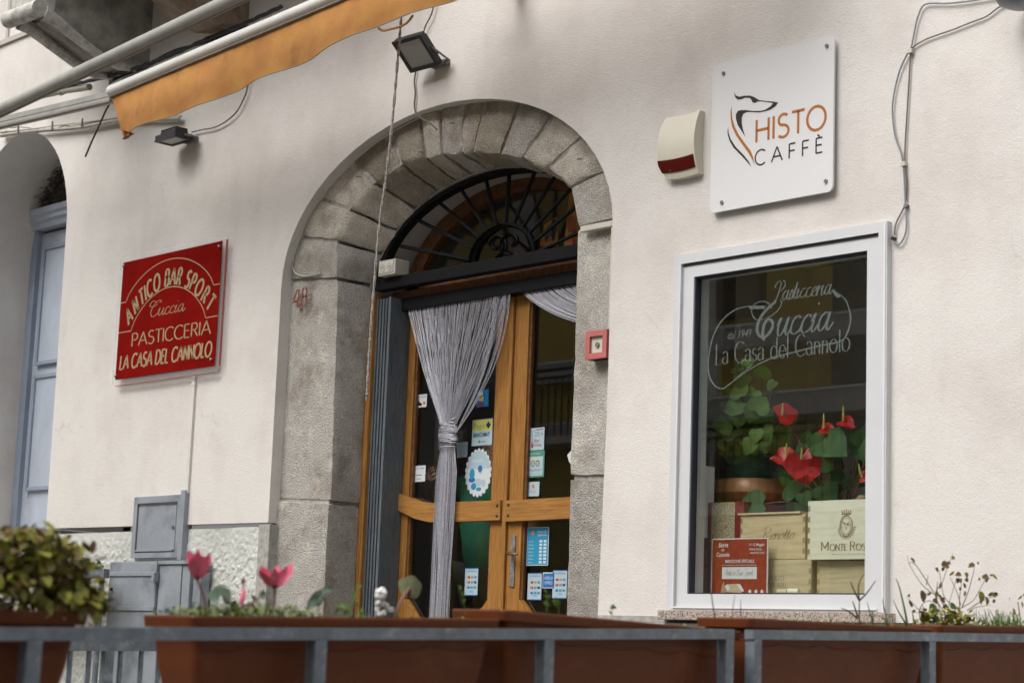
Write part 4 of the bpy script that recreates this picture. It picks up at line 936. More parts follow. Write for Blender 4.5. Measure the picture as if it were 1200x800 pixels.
q = MB(); q.tube([(p[0], -.12, p[1]) for p in [(-4.596, 4.120), (-4.243, 4.093), (-3.893, 4.054)]], .022, 10); q.tube([(p[0], -.12, p[1]) for p in [(-4.254, 4.089), (-4.222, 4.089)]], .025, 10)
put('wall_pipe', q, 'cablepale', label='short pale pipe on the wall between twisted cable and awning arm', cat='pipe')
q = MB(); P = [(-3.310, 3.814), (-3.371, 3.761), (-3.437, 3.676), (-3.504, 3.597), (-3.571, 3.506)]; q.tube(cr([(p[0], -.3, p[1]) for p in P], 4), .006, 5)
put('loose_cord', q, 'black', label='thin black cord end hanging left of the orange valance', cat='cord')

# ------------------------------------------------------------------ awning
aw_ = thing('awning', 'retracted awning with cream front tube and faded orange wavy valance', 'awning', (-1.5, -.6, 3.7))
AY = -.6
b0, b1 = [(-2.851, 3.715), (-0.706, 3.809)]
sl = (b1[1]-b0[1])/(b1[0]-b0[0]); zb = lambda x: b0[1]+(x-b0[0])*sl
XE = 1.9
q = MB(); q.tube([(b0[0]+.012, AY, zb(b0[0])-.006), (b0[0]+.03, AY, zb(b0[0])-.006), (XE, AY, zb(XE))], [.024, .033, .033], 16)
put('front_tube', q, 'tubewhite', aw_)
q = MB(); q.box(b0[0]+.03, b0[0]+.031, AY-.01, AY+.01, 0, 0) if False else None
q.v = []; q.f = []; q.sm = []
q.add([(b0[0]+.02, AY+dy, zb(b0[0])-.038+dz) for dy in (-.012, .016) for dz in (-.006, .004)]+[(XE, AY+dy, zb(XE)-.036+dz) for dy in (-.012, .016) for dz in (-.006, .004)], [(0, 1, 3, 2), (4, 5, 7, 6), (0, 1, 5, 4), (2, 3, 7, 6), (0, 2, 6, 4), (1, 3, 7, 5)])
put('tube_lip', q, 'tubegrey', aw_)
bot = [(-2.648, 3.400), (-2.475, 3.430), (-2.093, 3.430), (-1.771, 3.447), (-1.541, 3.473), (-1.391, 3.495), (-1.170, 3.497), (-0.886, 3.502), (-0.717, 3.529), (-0.551, 3.555), (-0.420, 3.562), (-0.292, 3.564), (-0.043, 3.576), (0.167, 3.578), (0.313, 3.590), (0.649, 3.615), (1.069, 3.643), (1.509, 3.672)]
def zbot(x):
    for (xa, za), (xb, zb_) in zip(bot, bot[1:]):
        if xa <= x <= xb: return za+(zb_-za)*(x-xa)/(xb-xa)
    return bot[0][1] if x < bot[0][0] else bot[-1][1]+(x-bot[-1][0])*.02
xL0, xL1 = b0[0]+.03, bot[0][0]
def val(u, v):
    x = (xL0+(xL1-xL0)*v)+(XE-xL0)*u*(1-.03*v*0); x = min(x, XE)
    zt = zb(x)-.040; z = zt+(zbot(x)-zt)*v
    return (x, AY+.004+.016*v*math.sin(x*4.1+1.0)+.012*v*v*math.sin(x*11)+.012*math.sin(x*31)*v*(1-v)-.02*v, z)
q = MB(); q.grid(val, 150, 14); put('valance', q, 'orange', aw_, fix=False)
q = MB(); q.tube([tuple(Vector(val(i/150, 1))) for i in range(151)], .0032, 4); put('valance_hem', q, 'hem', aw_)
q = MB(); xa, za = bot[0]
q.grid(lambda u, v: (xa-.005+.11*u, AY+.05*math.sin(v*PI*1.2)*(1-u*.6)-.012, za+.03*(1-math.cos(v*PI*1.2))*(1-u)+.018*u-.008), 6, 8); put('curled_corner', q, 'orange_in', aw_, label='curled rust coloured corner of the valance')
q = MB(); q.tube(cr([(p[0], AY, p[1]) for p in [(-0.401, 3.562), (-0.361, 3.540), (-0.290, 3.534), (-0.226, 3.532), (-0.177, 3.543), (-0.141, 3.569)]], 5), [.003]+[.006]*24+[.003], 6); put('torn_strip', q, 'orange', aw_, label='torn orange strip hanging as a loop')
arm = [(-4.796, 3.800), (-4.115, 3.742), (-2.810, 3.681)]
q = MB()
for dz, ww in ((0.0, .016), (.036, .016)):
    q.add([(x, AY+.02+dy, z+dz+e-.02) for (x, z) in (arm[0], arm[2]) for dy in (-.02, .02) for e in (-ww, ww)], [(0, 1, 3, 2), (4, 5, 7, 6), (0, 1, 5, 4), (2, 3, 7, 6), (0, 2, 6, 4), (1, 3, 7, 5)])
put('folding_arm', q, 'tubegrey', aw_)
q = MB(); q.tube([(arm[0][0], AY-.005, arm[0][1]-.034), (arm[2][0], AY-.005, arm[2][1]-.034)], .012, 6); put('arm_rod', q, 'barbrown', aw_)
for x in (-.05, 1.5):
    q = MB(); q.box(x-.03, x+.03, AY, 0, zb(x)+.01, zb(x)+.05); put('wall_bracket', q, 'tubegrey', aw_)
q = MB(); q.tube([(-.4, -.42, zb(0)+.10), (XE, -.42, zb(XE)+.10)], .05, 14); put('rolled_cloth', q, 'orange', aw_)
# second tube, further out
p0, p1 = [(-3.555, 3.659), (-1.191, 3.809)]
sl2 = (p1[1]-p0[1])/(p1[0]-p0[0])
q = MB(); q.tube([(p0[0]-4, -.9, p0[1]-4*sl2), (p1[0]+2.2, -.9, p1[1]+2.2*sl2)], .040, 16)
at_ = thing('awning_tube', 'thicker weathered grey awning tube crossing the top left corner', 'tube', (p0[0], -.9, p0[1]-.04))
put('tube', q, 'tubegrey', at_)
q = MB(); q.add([(x, -.9+dy, z) for x, z0 in ((p0[0]-4, p0[1]-4*sl2-.045), (p1[0]+2.2, p1[1]+2.2*sl2-.045)) for dy in (-.006, .006) for z in (z0, z0+.012)], [(0, 1, 3, 2), (4, 5, 7, 6), (0, 1, 5, 4), (2, 3, 7, 6), (0, 2, 6, 4), (1, 3, 7, 5)]); put('tube_lip', q, 'barbrown', at_)
# pull cord
P = [(-0.402, 3.876), (-0.406, 3.746), (-0.420, 3.487), (-0.440, 3.146), (-0.470, 2.852), (-0.500, 2.643), (-0.520, 2.309), (-0.530, 2.017), (-0.532, 1.802)]
q = MB(); PP = cr([(p[0], -.45, p[1]) for p in P], 10)
for k in range(2): q.tube([(p.x+.0035*math.cos(i*1.3+k*PI), p.y+.0035*math.sin(i*1.3+k*PI), p.z) for i, p in enumerate(PP)], .0048, 5)
rp = put('pull_cord', q, 'rope', label='twisted cotton awning cord hanging in front of the arch', cat='cord')
q = MB(); q.ball((PP[-1].x, -.45, PP[-1].z), .009, .009, .012, 8, 6); q.tube([(PP[-1].x, -.45, PP[-1].z), (PP[-1].x-.003, -.45, PP[-1].z-.03)], [.007, .003], 5); put('cord_knot', q, 'rope', rp)

# ------------------------------------------------------------------ utility cabinets
uc = thing('meter_cabinet', 'grey metal meter cabinet set in the wall at the plinth edge, upper one', 'cabinet', (-2.92, 0, 1.07))
q = frame(MB(), -3.195, -2.700, 1.075, 1.432, .038, -.022, .05, .03); put('cabinet_frame', q, 'cabinet', uc)
q = MB(); q.box(-3.150, -2.744, -.014, .02, 1.108, 1.388); d_ = put('cabinet_door', q, 'cabinet', uc)
q = MB(); q.box(-3.155, -2.740, -.0235, -.0225, 1.386, 1.393); q.box(-3.157, -3.151, -.016, 0, 1.105, 1.39); q.box(-2.7425, -2.738, -.0235, -.0225, 1.105, 1.39); put('door_gap_shade', q, 'cabinet_dark', uc)  # thin dark strips stand in for the shade of the door gap
q = MB(); q.box(-2.698, -2.655, -.03, .03, 1.06, 1.455); put('side_strip', q, 'cabinet', uc)
q = MB(); q.box(-3.15, -2.76, -.026, -.0145, 1.112, 1.120); q.tube([(-3.2, -.02, 1.235), (-3.2, -.02, 1.26)], .008, 6); put('hinge', q, 'cabinet', uc)
q = MB(); q.tube([(-2.775, -.014, 1.25), (-2.775, -.024, 1.25)], .010, 10); put('lock', q, 'steel', uc)
lc = thing('gas_cabinet', 'wide grey metal cabinet with two uneven doors below the meter cabinet', 'cabinet', (-2.75, -.1, -.0))
q = MB(); q.box(-3.285, -2.79, -.10, .0, .62, 1.048, .003); put('cabinet_door', q, 'cabinet', lc, label='left pale cabinet door')
for z in (.965, .768):
    q = MB(); q.box(-3.285, -2.785, -.108, -.1005, z, z+.024, .002); put('door_ridge', q, 'cabinet', lc)
q = MB(); q.tube([(-3.245, -.10, .89), (-3.245, -.112, .89)], .010, 8); put('key_hole', q, 'black', lc)
q = MB(); q.box(-2.782, -2.56, -.085, .0, .55, 1.03, .003); q.box(-2.555, -2.48, -.08, 0, .55, 1.03, .003); q.box(-2.475, -2.40, -.06, 0, .55, .985, .003); put('side_panel', q, 'cabinet', lc, label='darker right hand cabinet panels')
q = MB(); q.box(-3.28, -2.40, -.07, -.0, .0, .62); q.box(-2.785, -2.40, -.095, 0, 1.032, 1.052); put('cabinet_base', q, 'cabinet', lc)
q = MB(); q.box(-2.80, -2.775, -.125, -.09, .93, .985, .003); put('hinge', q, 'cabinet', lc)

# ------------------------------------------------------------------ railings
def railing(name, label, X, ya, yb, za, zb_, posts, grp=None, hb=.026, wd=.032, bars=None, mid=None):
    t = thing(name, label, 'railing', (X, (ya+yb)/2, 0), grp)
    z = lambda y: za+(zb_-za)*(y-ya)/(yb-ya)
    q = MB(); q.add([(X+dx, y, z(y)+dz) for y in (ya, yb) for dx in (-wd/2, wd/2) for dz in (-hb, 0)], [(0, 1, 3, 2), (4, 5, 7, 6), (0, 1, 5, 4), (2, 3, 7, 6), (0, 2, 6, 4), (1, 3, 7, 5)])
    put('top_rail', q, 'rail', t)
    for y in posts:
        q = MB(); q.box(X-.016, X+.016, y-.016, y+.016, 0, z(y)-hb+.001); put('post', q, 'rail', t)
    for y in bars or []:
        q = MB(); q.tube([(X, y, 0), (X, y, z(y)-hb)], .009, 8); put('baluster', q, 'rail', t)
    if mid:
        q = MB(); q.box(X-.008, X+.008, ya, yb, mid-.008, mid+.008); put('mid_rail', q, 'rail', t)
    return t
railing('railing', 'grey painted steel railing in the foreground, long left section under three planters', 3.2, -5.6, -2.165, .573, .689, [-4.98, -4.267, -3.565, -2.862, -2.182], 'railing sections with terracotta planters')
railing('railing', 'grey painted steel railing in the foreground, right section running up to the wall', 3.2, -2.085, -.08, .691, .742, [-2.065, -1.240, -.35], 'railing sections with terracotta planters')
tB = railing('railing', 'lower grey railing with thin round balusters glimpsed between the left planters', 1.0, -2.96, -2.50, .598, .610, [-2.73], hb=.042, wd=.03, bars=[-2.92, -2.87, -2.80, -2.68, -2.60, -2.53])
tA = thing('railing', 'small grey railing against the white plinth beside the gas cabinet', 'railing', (-3.4, -.3, 0))
q = MB(); q.box(-4.6, -2.992, -.32, -.28, .942, .995, .002); put('top_rail', q, 'rail', tA)
for x in (-3.04, -3.9):
    q = MB(); q.tube([(x, -.3, 0), (x, -.3, .942)], .017, 8); put('post', q, 'rail', tA)
q = MB(); q.box(-4.6, -2.99, -.308, -.292, .808, .828); put('mid_rail', q, 'rail', tA)

# ================================================================== PLANTERS AND PLANTS
def tilt_box(q, X0_, X1_, Ya, Yb, za, zb_, h, tx, ty, r=.02):
    """lofted trough: rounded rectangle rings, narrower at the foot"""
    rings = []
    for (dz, ins, lip) in h:
        x0, x1, y0, y1 = X0_+ins*tx, X1_-ins*tx, Ya+ins*ty, Yb-ins*ty
        x0 -= lip; x1 += lip; y0 -= lip; y1 += lip; ring = []
        for cx, cy, a in ((x1-r, y1-r, 0), (x0+r, y1-r, 90), (x0+r, y0+r, 180), (x1-r, y0+r, 270)):
            for i in range(5):
                y = cy+r*math.sin(R(a+90*i/4)); ring.append((cx+r*math.cos(R(a+90*i/4)), y, za+(zb_-za)*(y-Ya)/(Yb-Ya)+dz))
        rings.append(ring)
    n = 20; v = [p for ring in rings for p in ring]
    q.add(v, [(i*n+j, i*n+(j+1) % n, (i+1)*n+(j+1) % n, (i+1)*n+j) for i in range(len(rings)-1) for j in range(n)], False); return q
def planter(label, X0_, X1_, Ya, Yb, za, zb_, depth=.22, group='terracotta planters behind the foreground railing', m='terracotta'):
    t = thing('planter', label, 'planter', ((X0_+X1_)/2, (Ya+Yb)/2, min(za, zb_)-depth), group)
    q = MB(); tilt_box(q, X0_, X1_, Ya, Yb, za, zb_, [(-.024, 1, .0), (-.05, 1.05, 0), (-.053, 1.2, .0), (-depth*.5, 1.7, 0), (-depth, 3.2, 0), (-depth, 6, 0)], .012, .016)
    put('trough', q, m, t)
    q = MB(); tilt_box(q, X0_, X1_, Ya, Yb, za, zb_, [(-.024, .9, 0), (-.026, 0, .0), (-.004, 0, .003), (0, 0, .001), (-.002, 1.3, 0), (-.03, 1.6, 0)], .012, .012); put('rim', q, m, t)
    # embossed garland line under the rim
    q = MB(); P = []
    L_ = Yb-Ya
    for i in range(61):
        y = Ya+.03+(L_-.06)*i/60; P.append((X1_-.0155, y, za+(zb_-za)*(y-Ya)/L_-.062-.014*abs(math.sin((y-Ya)*PI/.17))))
    q.tube(P, .0012, 4); put('embossed_line', q, m, t)
    q = MB(); q.add([(x, y, za+(zb_-za)*(y-Ya)/L_-.022) for x in (X0_+.015, X1_-.015) for y in (Ya+.015, Yb-.015)], [(0, 1, 3, 2)]); put('soil', q, 'soil', t)
    return t
planter('terracotta planter at the left edge full of yellowing bushy leaves', 2.97, 3.17, -5.00, -4.122, .640, .652)
planter('terracotta planter holding the pink cyclamens', 2.97, 3.17, -3.872, -2.985, .656, .684)
planter('nearly empty terracotta planter before the door, tilted, with tiny sprigs', 2.97, 3.17, -2.972, -2.075, .707, .686)
planter('terracotta planter below the window with bare twigs and grass blades', 2.97, 3.17, -2.045, -1.165, .724, .727)
planter('terracotta planter at the right edge with the dried shrub', 2.97, 3.17, -1.132, -.27, .738, .764)
planter('small brown planter with ivy on the far railing by the plinth', -4.2, -3.20, -.40, -.22, 1.014, 1.014, .12, 'small far planter')

def leafmat(name, a, b, **k): return mat(name, a, k.pop('rough', .5), vscale=k.pop('vscale', 28), col2=b, mix_lo=.35, mix_hi=.65, spec=.22, **k)
M['bush'] = leafmat('yellowing_leaf', (.33, .29, .05, 1), (.13, .15, .03, 1), dark=(.26, .12, .07, 1), dscale=20, dlo=.58, dhi=.66)
M['bushpale'] = leafmat('pale_dry_leaf', (.30, .25, .11, 1), (.17, .15, .05, 1))
M['bushbrown'] = leafmat('brown_dry_leaf', (.11, .06, .03, 1), (.22, .14, .05, 1))
M['moss'] = leafmat('clover_ground_cover', (.11, .17, .035, 1), (.19, .24, .06, 1))
M['cycleaf'] = leafmat('cyclamen_leaf', (.05, .09, .04, 1), (.22, .30, .24, 1), vscale=22)
M['cycdark'] = leafmat('dark_cyclamen_leaf', (.03, .055, .022, 1), (.07, .10, .05, 1))
M['sprig'] = leafmat('bright_sprig_leaf', (.09, .17, .03, 1), (.14, .23, .05, 1))
M['oliveleaf'] = leafmat('olive_round_leaf', (.14, .15, .07, 1), (.21, .22, .13, 1))  # dull olive tone of the single round leaf
M['pink'] = mat('cyclamen_petal', (.80, .13, .23, 1), .6, vscale=40, col2=(.85, .27, .38, 1), sss=.1)
M['pinkdark'] = mat('dark_petal_base', (.18, .01, .045, 1), .6)
M['stem'] = mat('reddish_stem', (.22, .11, .10, 1), .6)
M['cotton'] = mat('white_seed_fluff', (.82, .81, .78, 1), .95, vscale=60, col2=(.62, .59, .55, 1), mix_lo=.55, mix_hi=.65)
M['grass'] = leafmat('grass_blade', (.07, .16, .02, 1), (.13, .21, .05, 1))
M['anthleaf'] = leafmat('anthurium_leaf', (.018, .055, .016, 1), (.035, .09, .02, 1), rough=.6, vscale=10)
M['ivyleaf'] = leafmat('light_leaf', (.04, .09, .016, 1), (.09, .16, .03, 1), rough=.6, vscale=12)
M['spathe'] = mat('glossy_red_spathe', (.45, .012, .010, 1), .3, spec=.35, vscale=30, col2=(.22, .006, .008, 1), bump=.8, bscale=22, bdist=.006)
M['spadix'] = mat('cream_spadix', (.55, .42, .12, 1), .6)

# bush at the left edge
bt = thing('bushy_plant', 'bushy plant of yellow green and brown leaves spilling over the left planter', 'plant', (3.07, -4.5, .64))
def crown(n, m, seed, sz):
    random.seed(seed); q = MB()
    for i in range(n):
        y = random.uniform(-4.98, -4.075); t = (y+4.98)/.9
        top = .055+.105*min(1, (-4.03-y)/.16)
        hz = random.random()**.8*top; x = 3.07+random.uniform(-.12, .13)*(1-.35*hz/.16)
        if y > -4.12: hz *= .6
        p = Vector((x, y, .655+hz)); d = Vector((random.uniform(-.3, 1), random.uniform(-1, .9), random.uniform(-.9, .6)))
        s = random.uniform(.6, 1.35)*sz
        leaf(q, p, d, s, s*random.uniform(.55, .85), random.uniform(.0, .6), random.uniform(-.2, .5), 3)
    return q
put('foliage', crown(2700, 'bush', 1, .028), 'bush', bt, kind='stuff'); put('foliage', crown(420, 'x', 2, .026), 'bushpale', bt, kind='stuff', label='pale withered leaves'); put('foliage', crown(900, 'x', 3, .027), 'bushbrown', bt, kind='stuff', label='brown withered leaves')
q = MB(); random.seed(5)
for i in range(26):
    y = random.uniform(-4.9, -4.15); p = Vector((3.07, y, .64)); e = p+Vector((random.uniform(-.06, .1), random.uniform(-.05, .05), random.uniform(.08, .16))); q.tube([p, (p+e)/2+Vector((.01, .01, 0)), e], .002, 4, False)
put('stem', q, 'twig', bt)

# clover cover in the cyclamen planter
def clover(y0, y1, n, hmax, z0, z1, label, seed=1, dens=None):
    random.seed(seed); q = MB()
    for i in range(n):
        y = random.uniform(y0, y1); z = z0+(z1-z0)*(y-y0)/(y1-y0)-.012
        h = random.random()*hmax*(.55+.45*math.sin(y*23)**2)
        p = Vector((random.uniform(2.99, 3.155), y, z+h))
        d = Vector((random.uniform(-1, 1), random.uniform(-1, 1), random.uniform(-.1, .8))); leaf(q, p, d, random.uniform(.007, .014), random.uniform(.005, .009), .2, .2, 2)
    return put('ground_cover', q, 'moss', label=label, cat='ground cover', kind='stuff')
clover(-3.86, -3.50, 1500, .042, .655, .667, 'low bright green clover growing under the pink cyclamens')
clover(-3.50, -3.02, 260, .014, .667, .682, 'sparse green clover in the right half of the cyclamen planter', 2)
clover(-2.93, -2.2, 60, .018, .704, .690, 'thin scattered sprouts in the planter before the door', 3)
clover(-2.0, -1.2, 260, .022, .722, .726, 'thin ground cover among the twigs below the window', 4)
clover(-1.1, -.6, 300, .03, .738, .75, 'green ground cover round the dried shrub', 5)

CX = 3.07
def P3(px): return px
def stem_to(q, a, b, r=.0026, bend=.01):
    a = Vector(a); b = Vector(b); mid = (a+b)/2+Vector((0, bend, 0)); q.tube(cr([a, mid, b], 5), [r*1.15]*6+[r]*5, 6)
def cyc_flower(px_c, px_base, label, petals, hgt, wid):
    """petals swept up from a dark ring, each petal a mesh"""
    c = Vector((CX, px_c[0], px_c[1])); b = Vector((CX, px_base[0], px_base[1]))
    t = thing('cyclamen_flower', label, 'flower', tuple(b), 'cyclamens in the long planter')
    q = MB(); stem_to(q, b-Vector((0, 0, .02)), c); put('stem', q, 'stem', t)
    q = MB(); q.ball(c+Vector((0, 0, .001)), .008, .008, .005, 12, 6); put('flower_base', q, 'pinkdark', t)
    for an, ln, dep in petals:
        q = MB(); d = Vector((dep, math.sin(R(an)), math.cos(R(an)))); leaf(q, c+Vector((0, d.y*.005, 0)), d, ln*1.12, wid*1.1, -.12, .35, 6, normal=(.75+random.uniform(-.5, .3), -.65+random.uniform(-.4, .5), random.uniform(-.2, .3)), notch=0); q.v = [tuple(Vector(v_)+Vector((.0016*math.sin(v_[2]*900), .0018*math.sin(v_[2]*700+an), 0))) for v_ in q.v]; put('petal', q, 'pink', t)
    return t
fl = [(-3.802, 0.738), (-3.776, 0.668), (-3.592, 0.730), (-3.614, 0.674)]
cyc_flower(fl[0], fl[1], 'pink cyclamen flower with upright closed petals, leftmost in the planter', [(-24, .050, .3), (-12, .060, .35), (-1, .052, .5), (10, .057, .4), (22, .050, .3), (-18, .057, -.25), (-4, .048, -.3), (15, .060, -.3), (4, .05, .05)], .06, .021)
cyc_flower(fl[2], fl[3], 'pink cyclamen flower with petals spread in a V, right of the pink bud', [(-48, .054, .1), (-28, .050, .5), (-33, .052, -.3), (20, .048, .3), (40, .062, 0), (14, .045, -.3)], .05, .021)
bd = [(-3.681, 0.692), (-3.679, 0.739)]
t = thing('cyclamen_bud', 'closed pink cyclamen bud hanging beside the mottled leaves', 'flower', (CX, bd[0][0], bd[0][1]), 'cyclamens in the long planter')
q = MB(); q.grid(lambda u, v: (CX+.0065*math.sin(PI*v)**.8*math.cos(2*PI*u), bd[0][0]+.0065*math.sin(PI*v)**.8*math.sin(2*PI*u)+.006*v, bd[0][1]-.012+.046*v), 10, 10); put('petal', q, 'pink', t)
q = MB(); q.ball((CX, bd[1][0], bd[1][1]), .0045, .0045, .006, 8, 6); q.tube([(CX, bd[1][0], bd[1][1]), (CX-.01, bd[1][0]+.01, .70), (CX-.01, bd[1][0]+.005, .66)], .002, 5); put('stem', q, 'pinkdark', t)
def round_leaf(q, c, r, nrm, notch=.25, up_=(0, 0, 1)):
    n = Vector(nrm).normalized(); u = Vector(up_); u = (u-n*u.dot(n)).normalized(); s = n.cross(u); c = Vector(c); v = [c]
    K = 18
    for i in range(K+1):
        a = R(-160+320*i/K); rr = r*(1+.06*math.sin(a*5))*(1-.12*math.cos(a)**2)
        v.append(c+(u*math.cos(a)+s*math.sin(a))*rr+n*(.18*r*math.cos(2*a)-.12*r))
        v.append(c+(u*math.cos(a)+s*math.sin(a))*rr*.55+n*(.05*r*math.cos(2*a)))
    fs = []
    for i in range(K): fs += [(0, 2+2*i, 4+2*i), (2+2*i, 1+2*i, 3+2*i, 4+2*i)]
    q.add(v, fs, True)
lv = [(-3.730, 0.705), (-3.642, 0.703), (-3.628, 0.710), (-3.654, 0.680), (-3.755, 0.676), (-3.691, 0.679), (-3.713, 0.666), (-3.640, 0.681)]
t = thing('cyclamen_leaves', 'mottled grey green cyclamen leaves between the two pink flowers', 'plant', (CX, lv[0][0], .66), 'cyclamens in the long planter')
for i, (c, r, nn, mm) in enumerate(((lv[0], .026, (1, -.5, .5), 'cycleaf'), (lv[1], .013, (.6, .3, .9), 'cycdark'), (lv[2], .012, (1, .2, .2), 'cycleaf'), (lv[3], .017, (.6, -.2, 1), 'cycdark'), (lv[5], .02, (.9, .3, .4), 'cycdark'), (lv[6], .02, (1, .2, .7), 'cycleaf'), (lv[7], .016, (1, .2, .7), 'cycdark'))):
    q = MB(); round_leaf(q, (CX+.01*(i % 3)-.01, c[0], c[1]), r, nn); put('leaf', q, mm, t)
q = MB()
for c in lv: q.tube(cr([(CX, -3.70, .66), (CX+.01, (c[0]-3.70)/2, (c[1]+.66)/2), (CX, c[0], c[1])], 4), .0018, 5, False)
put('stem', q, 'stem', t)
# dark ivy-shaped leaf
iv = [(-3.503, 0.686), (-3.482, 0.710), (-3.457, 0.729), (-3.429, 0.735), (-3.444, 0.719), (-3.472, 0.690), (-3.454, 0.688)]
t = thing('ivy_leaf', 'grey green pointed ivy leaf on a short stem in front of the stone jamb', 'plant', (CX, iv[6][0], .67))
q = MB()
for a, b, wd in ((2, 0, .020), (2, 3, .014), (2, 5, .012), (1, 0, .015)):
    A = Vector((CX, iv[a][0], iv[a][1])); B = Vector((CX+.01, iv[b][0], iv[b][1])); leaf(q, A, B-A, (B-A).length, wd*1.3, .15, .3, 4, normal=(1, 0, .4))
put('leaf', q, 'cycleaf', t); q = MB(); stem_to(q, (CX, iv[6][0], .66), (CX, iv[2][0], iv[2][1]), .002); put('stem', q, 'stem', t)
# bright sprig
t = thing('green_sprig', 'bright green sprig with small round leaves beside the ivy leaf', 'plant', (CX, -3.37, .68))
q = MB(); random.seed(11)
for (a, b) in [(-3.422, 0.702), (-3.408, 0.686), (-3.397, 0.702), (-3.383, 0.707), (-3.371, 0.692), (-3.392, 0.680), (-3.357, 0.690), (-3.349, 0.682), (-3.338, 0.679), (-3.373, 0.720), (-3.357, 0.715), (-3.363, 0.734), (-3.350, 0.732), (-3.349, 0.746), (-3.378, 0.683), (-3.400, 0.690), (-3.406, 0.679), (-3.366, 0.700)]:
    leaf(q, (CX+random.uniform(-.01, .015), a, b-.004), (random.uniform(-.3, .6), random.uniform(-1, 1), random.uniform(-.2, .9)), random.uniform(.010, .017), random.uniform(.009, .013), .1, .2, 3, normal=(1, 0, .5))
put('leaf', q, 'sprig', t, kind='stuff')
q = MB(); z_ = [(-3.377, 0.675), (-3.368, 0.703), (-3.359, 0.723), (-3.350, 0.743)]; q.tube(cr([(CX, a, b) for a, b in z_], 4), .0015, 5); put('stem', q, 'sprig', t)
# white fluff
t = thing('seed_head', 'white fluffy seed head leaning in the cyclamen planter by the door edge', 'plant', (CX, -3.28, .68))
q = MB(); random.seed(3)
def fluff(q, c, r, n=26):
    for i in range(n):
        d = Vector((random.gauss(0, 1), random.gauss(0, 1), random.gauss(0, 1))).normalized()*r*.62; q.ball((c[0]+d.x, c[1]+d.y, c[2]+d.z), r*random.uniform(.32, .5), nu=7, nv=5)
ff_ = [(-3.282, 0.730), (-3.274, 0.707), (-3.290, 0.707), (-3.288, 0.693), (-3.262, 0.702), (-3.250, 0.693), (-3.272, 0.685), (-3.285, 0.681)]
fluff(q, (CX, ff_[0][0], ff_[0][1]), .0155)
for a, b in ff_[1:]: fluff(q, (CX, a, b), .008, 12)
put('fluff', q, 'cotton', t, kind='stuff'); q = MB(); stem_to(q, (CX, -3.27, .66), (CX, ff_[0][0], ff_[0][1]), .0015); put('stem', q, 'stem', t)
# round leaf on a stalk
rl_ = [(-3.239, 0.680), (-3.224, 0.714), (-3.196, 0.749), (-3.190, 0.750)]
t = thing('round_leaf', 'single round green leaf on a pink stalk in front of the door', 'plant', (CX, rl_[0][0], .68))
q = MB(); round_leaf(q, (CX, rl_[3][0], rl_[3][1]), .030, (1, -.35, .12), up_=(0, .5, 1)); put('leaf', q, 'oliveleaf', t)
q = MB(); q.tube(cr([(CX+.004, a, b) for a, b in [(rl_[0][0]-.004, .67)]+rl_[:3]], 4), .003, 6); put('stem', q, 'stem', t)
# small sprouts in planter 3
for k, pts in enumerate(([(-3.013, 0.708), (-3.020, 0.722), (-3.026, 0.738), (-3.035, 0.752)], [(-2.732, 0.716), (-2.735, 0.728), (-2.730, 0.746), (-2.737, 0.759)], [(-2.689, 0.715), (-2.692, 0.728), (-2.699, 0.739)], [(-2.494, 0.699), (-2.492, 0.713), (-2.489, 0.730)])):
    t = thing('sprout', ('tiny green sprout where the second and third planters meet', 'tiny pale sprout in the planter before the right door leaf', 'shorter pale sprout just right of another before the right door leaf', 'tiny green sprout in front of the plaster right of the arch')[k], 'plant', (CX, pts[0][0], pts[0][1]), 'sprouts in the planter before the door')
    q = MB(); q.tube([(CX, a, b) for a, b in [(pts[0][0], pts[0][1]-.015)]+pts], .0012, 4); put('stem', q, 'sprig', t)
    q = MB(); random.seed(k)
    for i in range(9):
        a, b = random.choice(pts[1:]); leaf(q, (CX, a, b), (random.uniform(-.3, .3), random.uniform(-1, 1), random.uniform(.0, 1)), .013, .006, .1, .2, 3, normal=(1, 0, .2))
    put('leaf', q, 'sprig', t, kind='stuff')
# twigs in planter 4
def twig(label, lines, r=.0022, m='twig', leaves=()):
    base = lines[0][0]; t = thing('twig', label, 'plant', (CX, base[0], base[1]), 'bare twigs below the window')
    q = MB()
    for l in lines: q.tube(cr([(CX, a, b) for a, b in l], 4), [r*(1-.5*i/(4*(len(l)-1))) for i in range(4*(len(l)-1)+1)], 5)
    put('stem', q, m, t); return t
twig('short dark twig before the window sill, leftmost', [[(-2.076, 0.720), (-2.084, 0.748), (-2.092, 0.781), (-2.096, 0.799)]])
twig('thin grey twig before the window sill, second from left', [[(-2.002, 0.723), (-2.000, 0.752), (-1.993, 0.788)]], .0015)
twig('short reddish twig before the window sill, third from left', [[(-1.965, 0.729), (-1.966, 0.753), (-1.967, 0.777)]], .0018)
twig('branching bare twig in front of the lower right window corner', [[(-1.410, 0.726), (-1.411, 0.769), (-1.411, 0.803)], [(-1.411, 0.800), (-1.416, 0.833), (-1.408, 0.859), (-1.387, 0.881)], [(-1.411, 0.800), (-1.437, 0.827), (-1.455, 0.854)], [(-1.411, 0.800), (-1.381, 0.819), (-1.360, 0.836), (-1.330, 0.863)], [(-1.419, 0.751), (-1.432, 0.776), (-1.445, 0.796)], [(-1.419, 0.746), (-1.462, 0.765), (-1.500, 0.773)]], .0030)
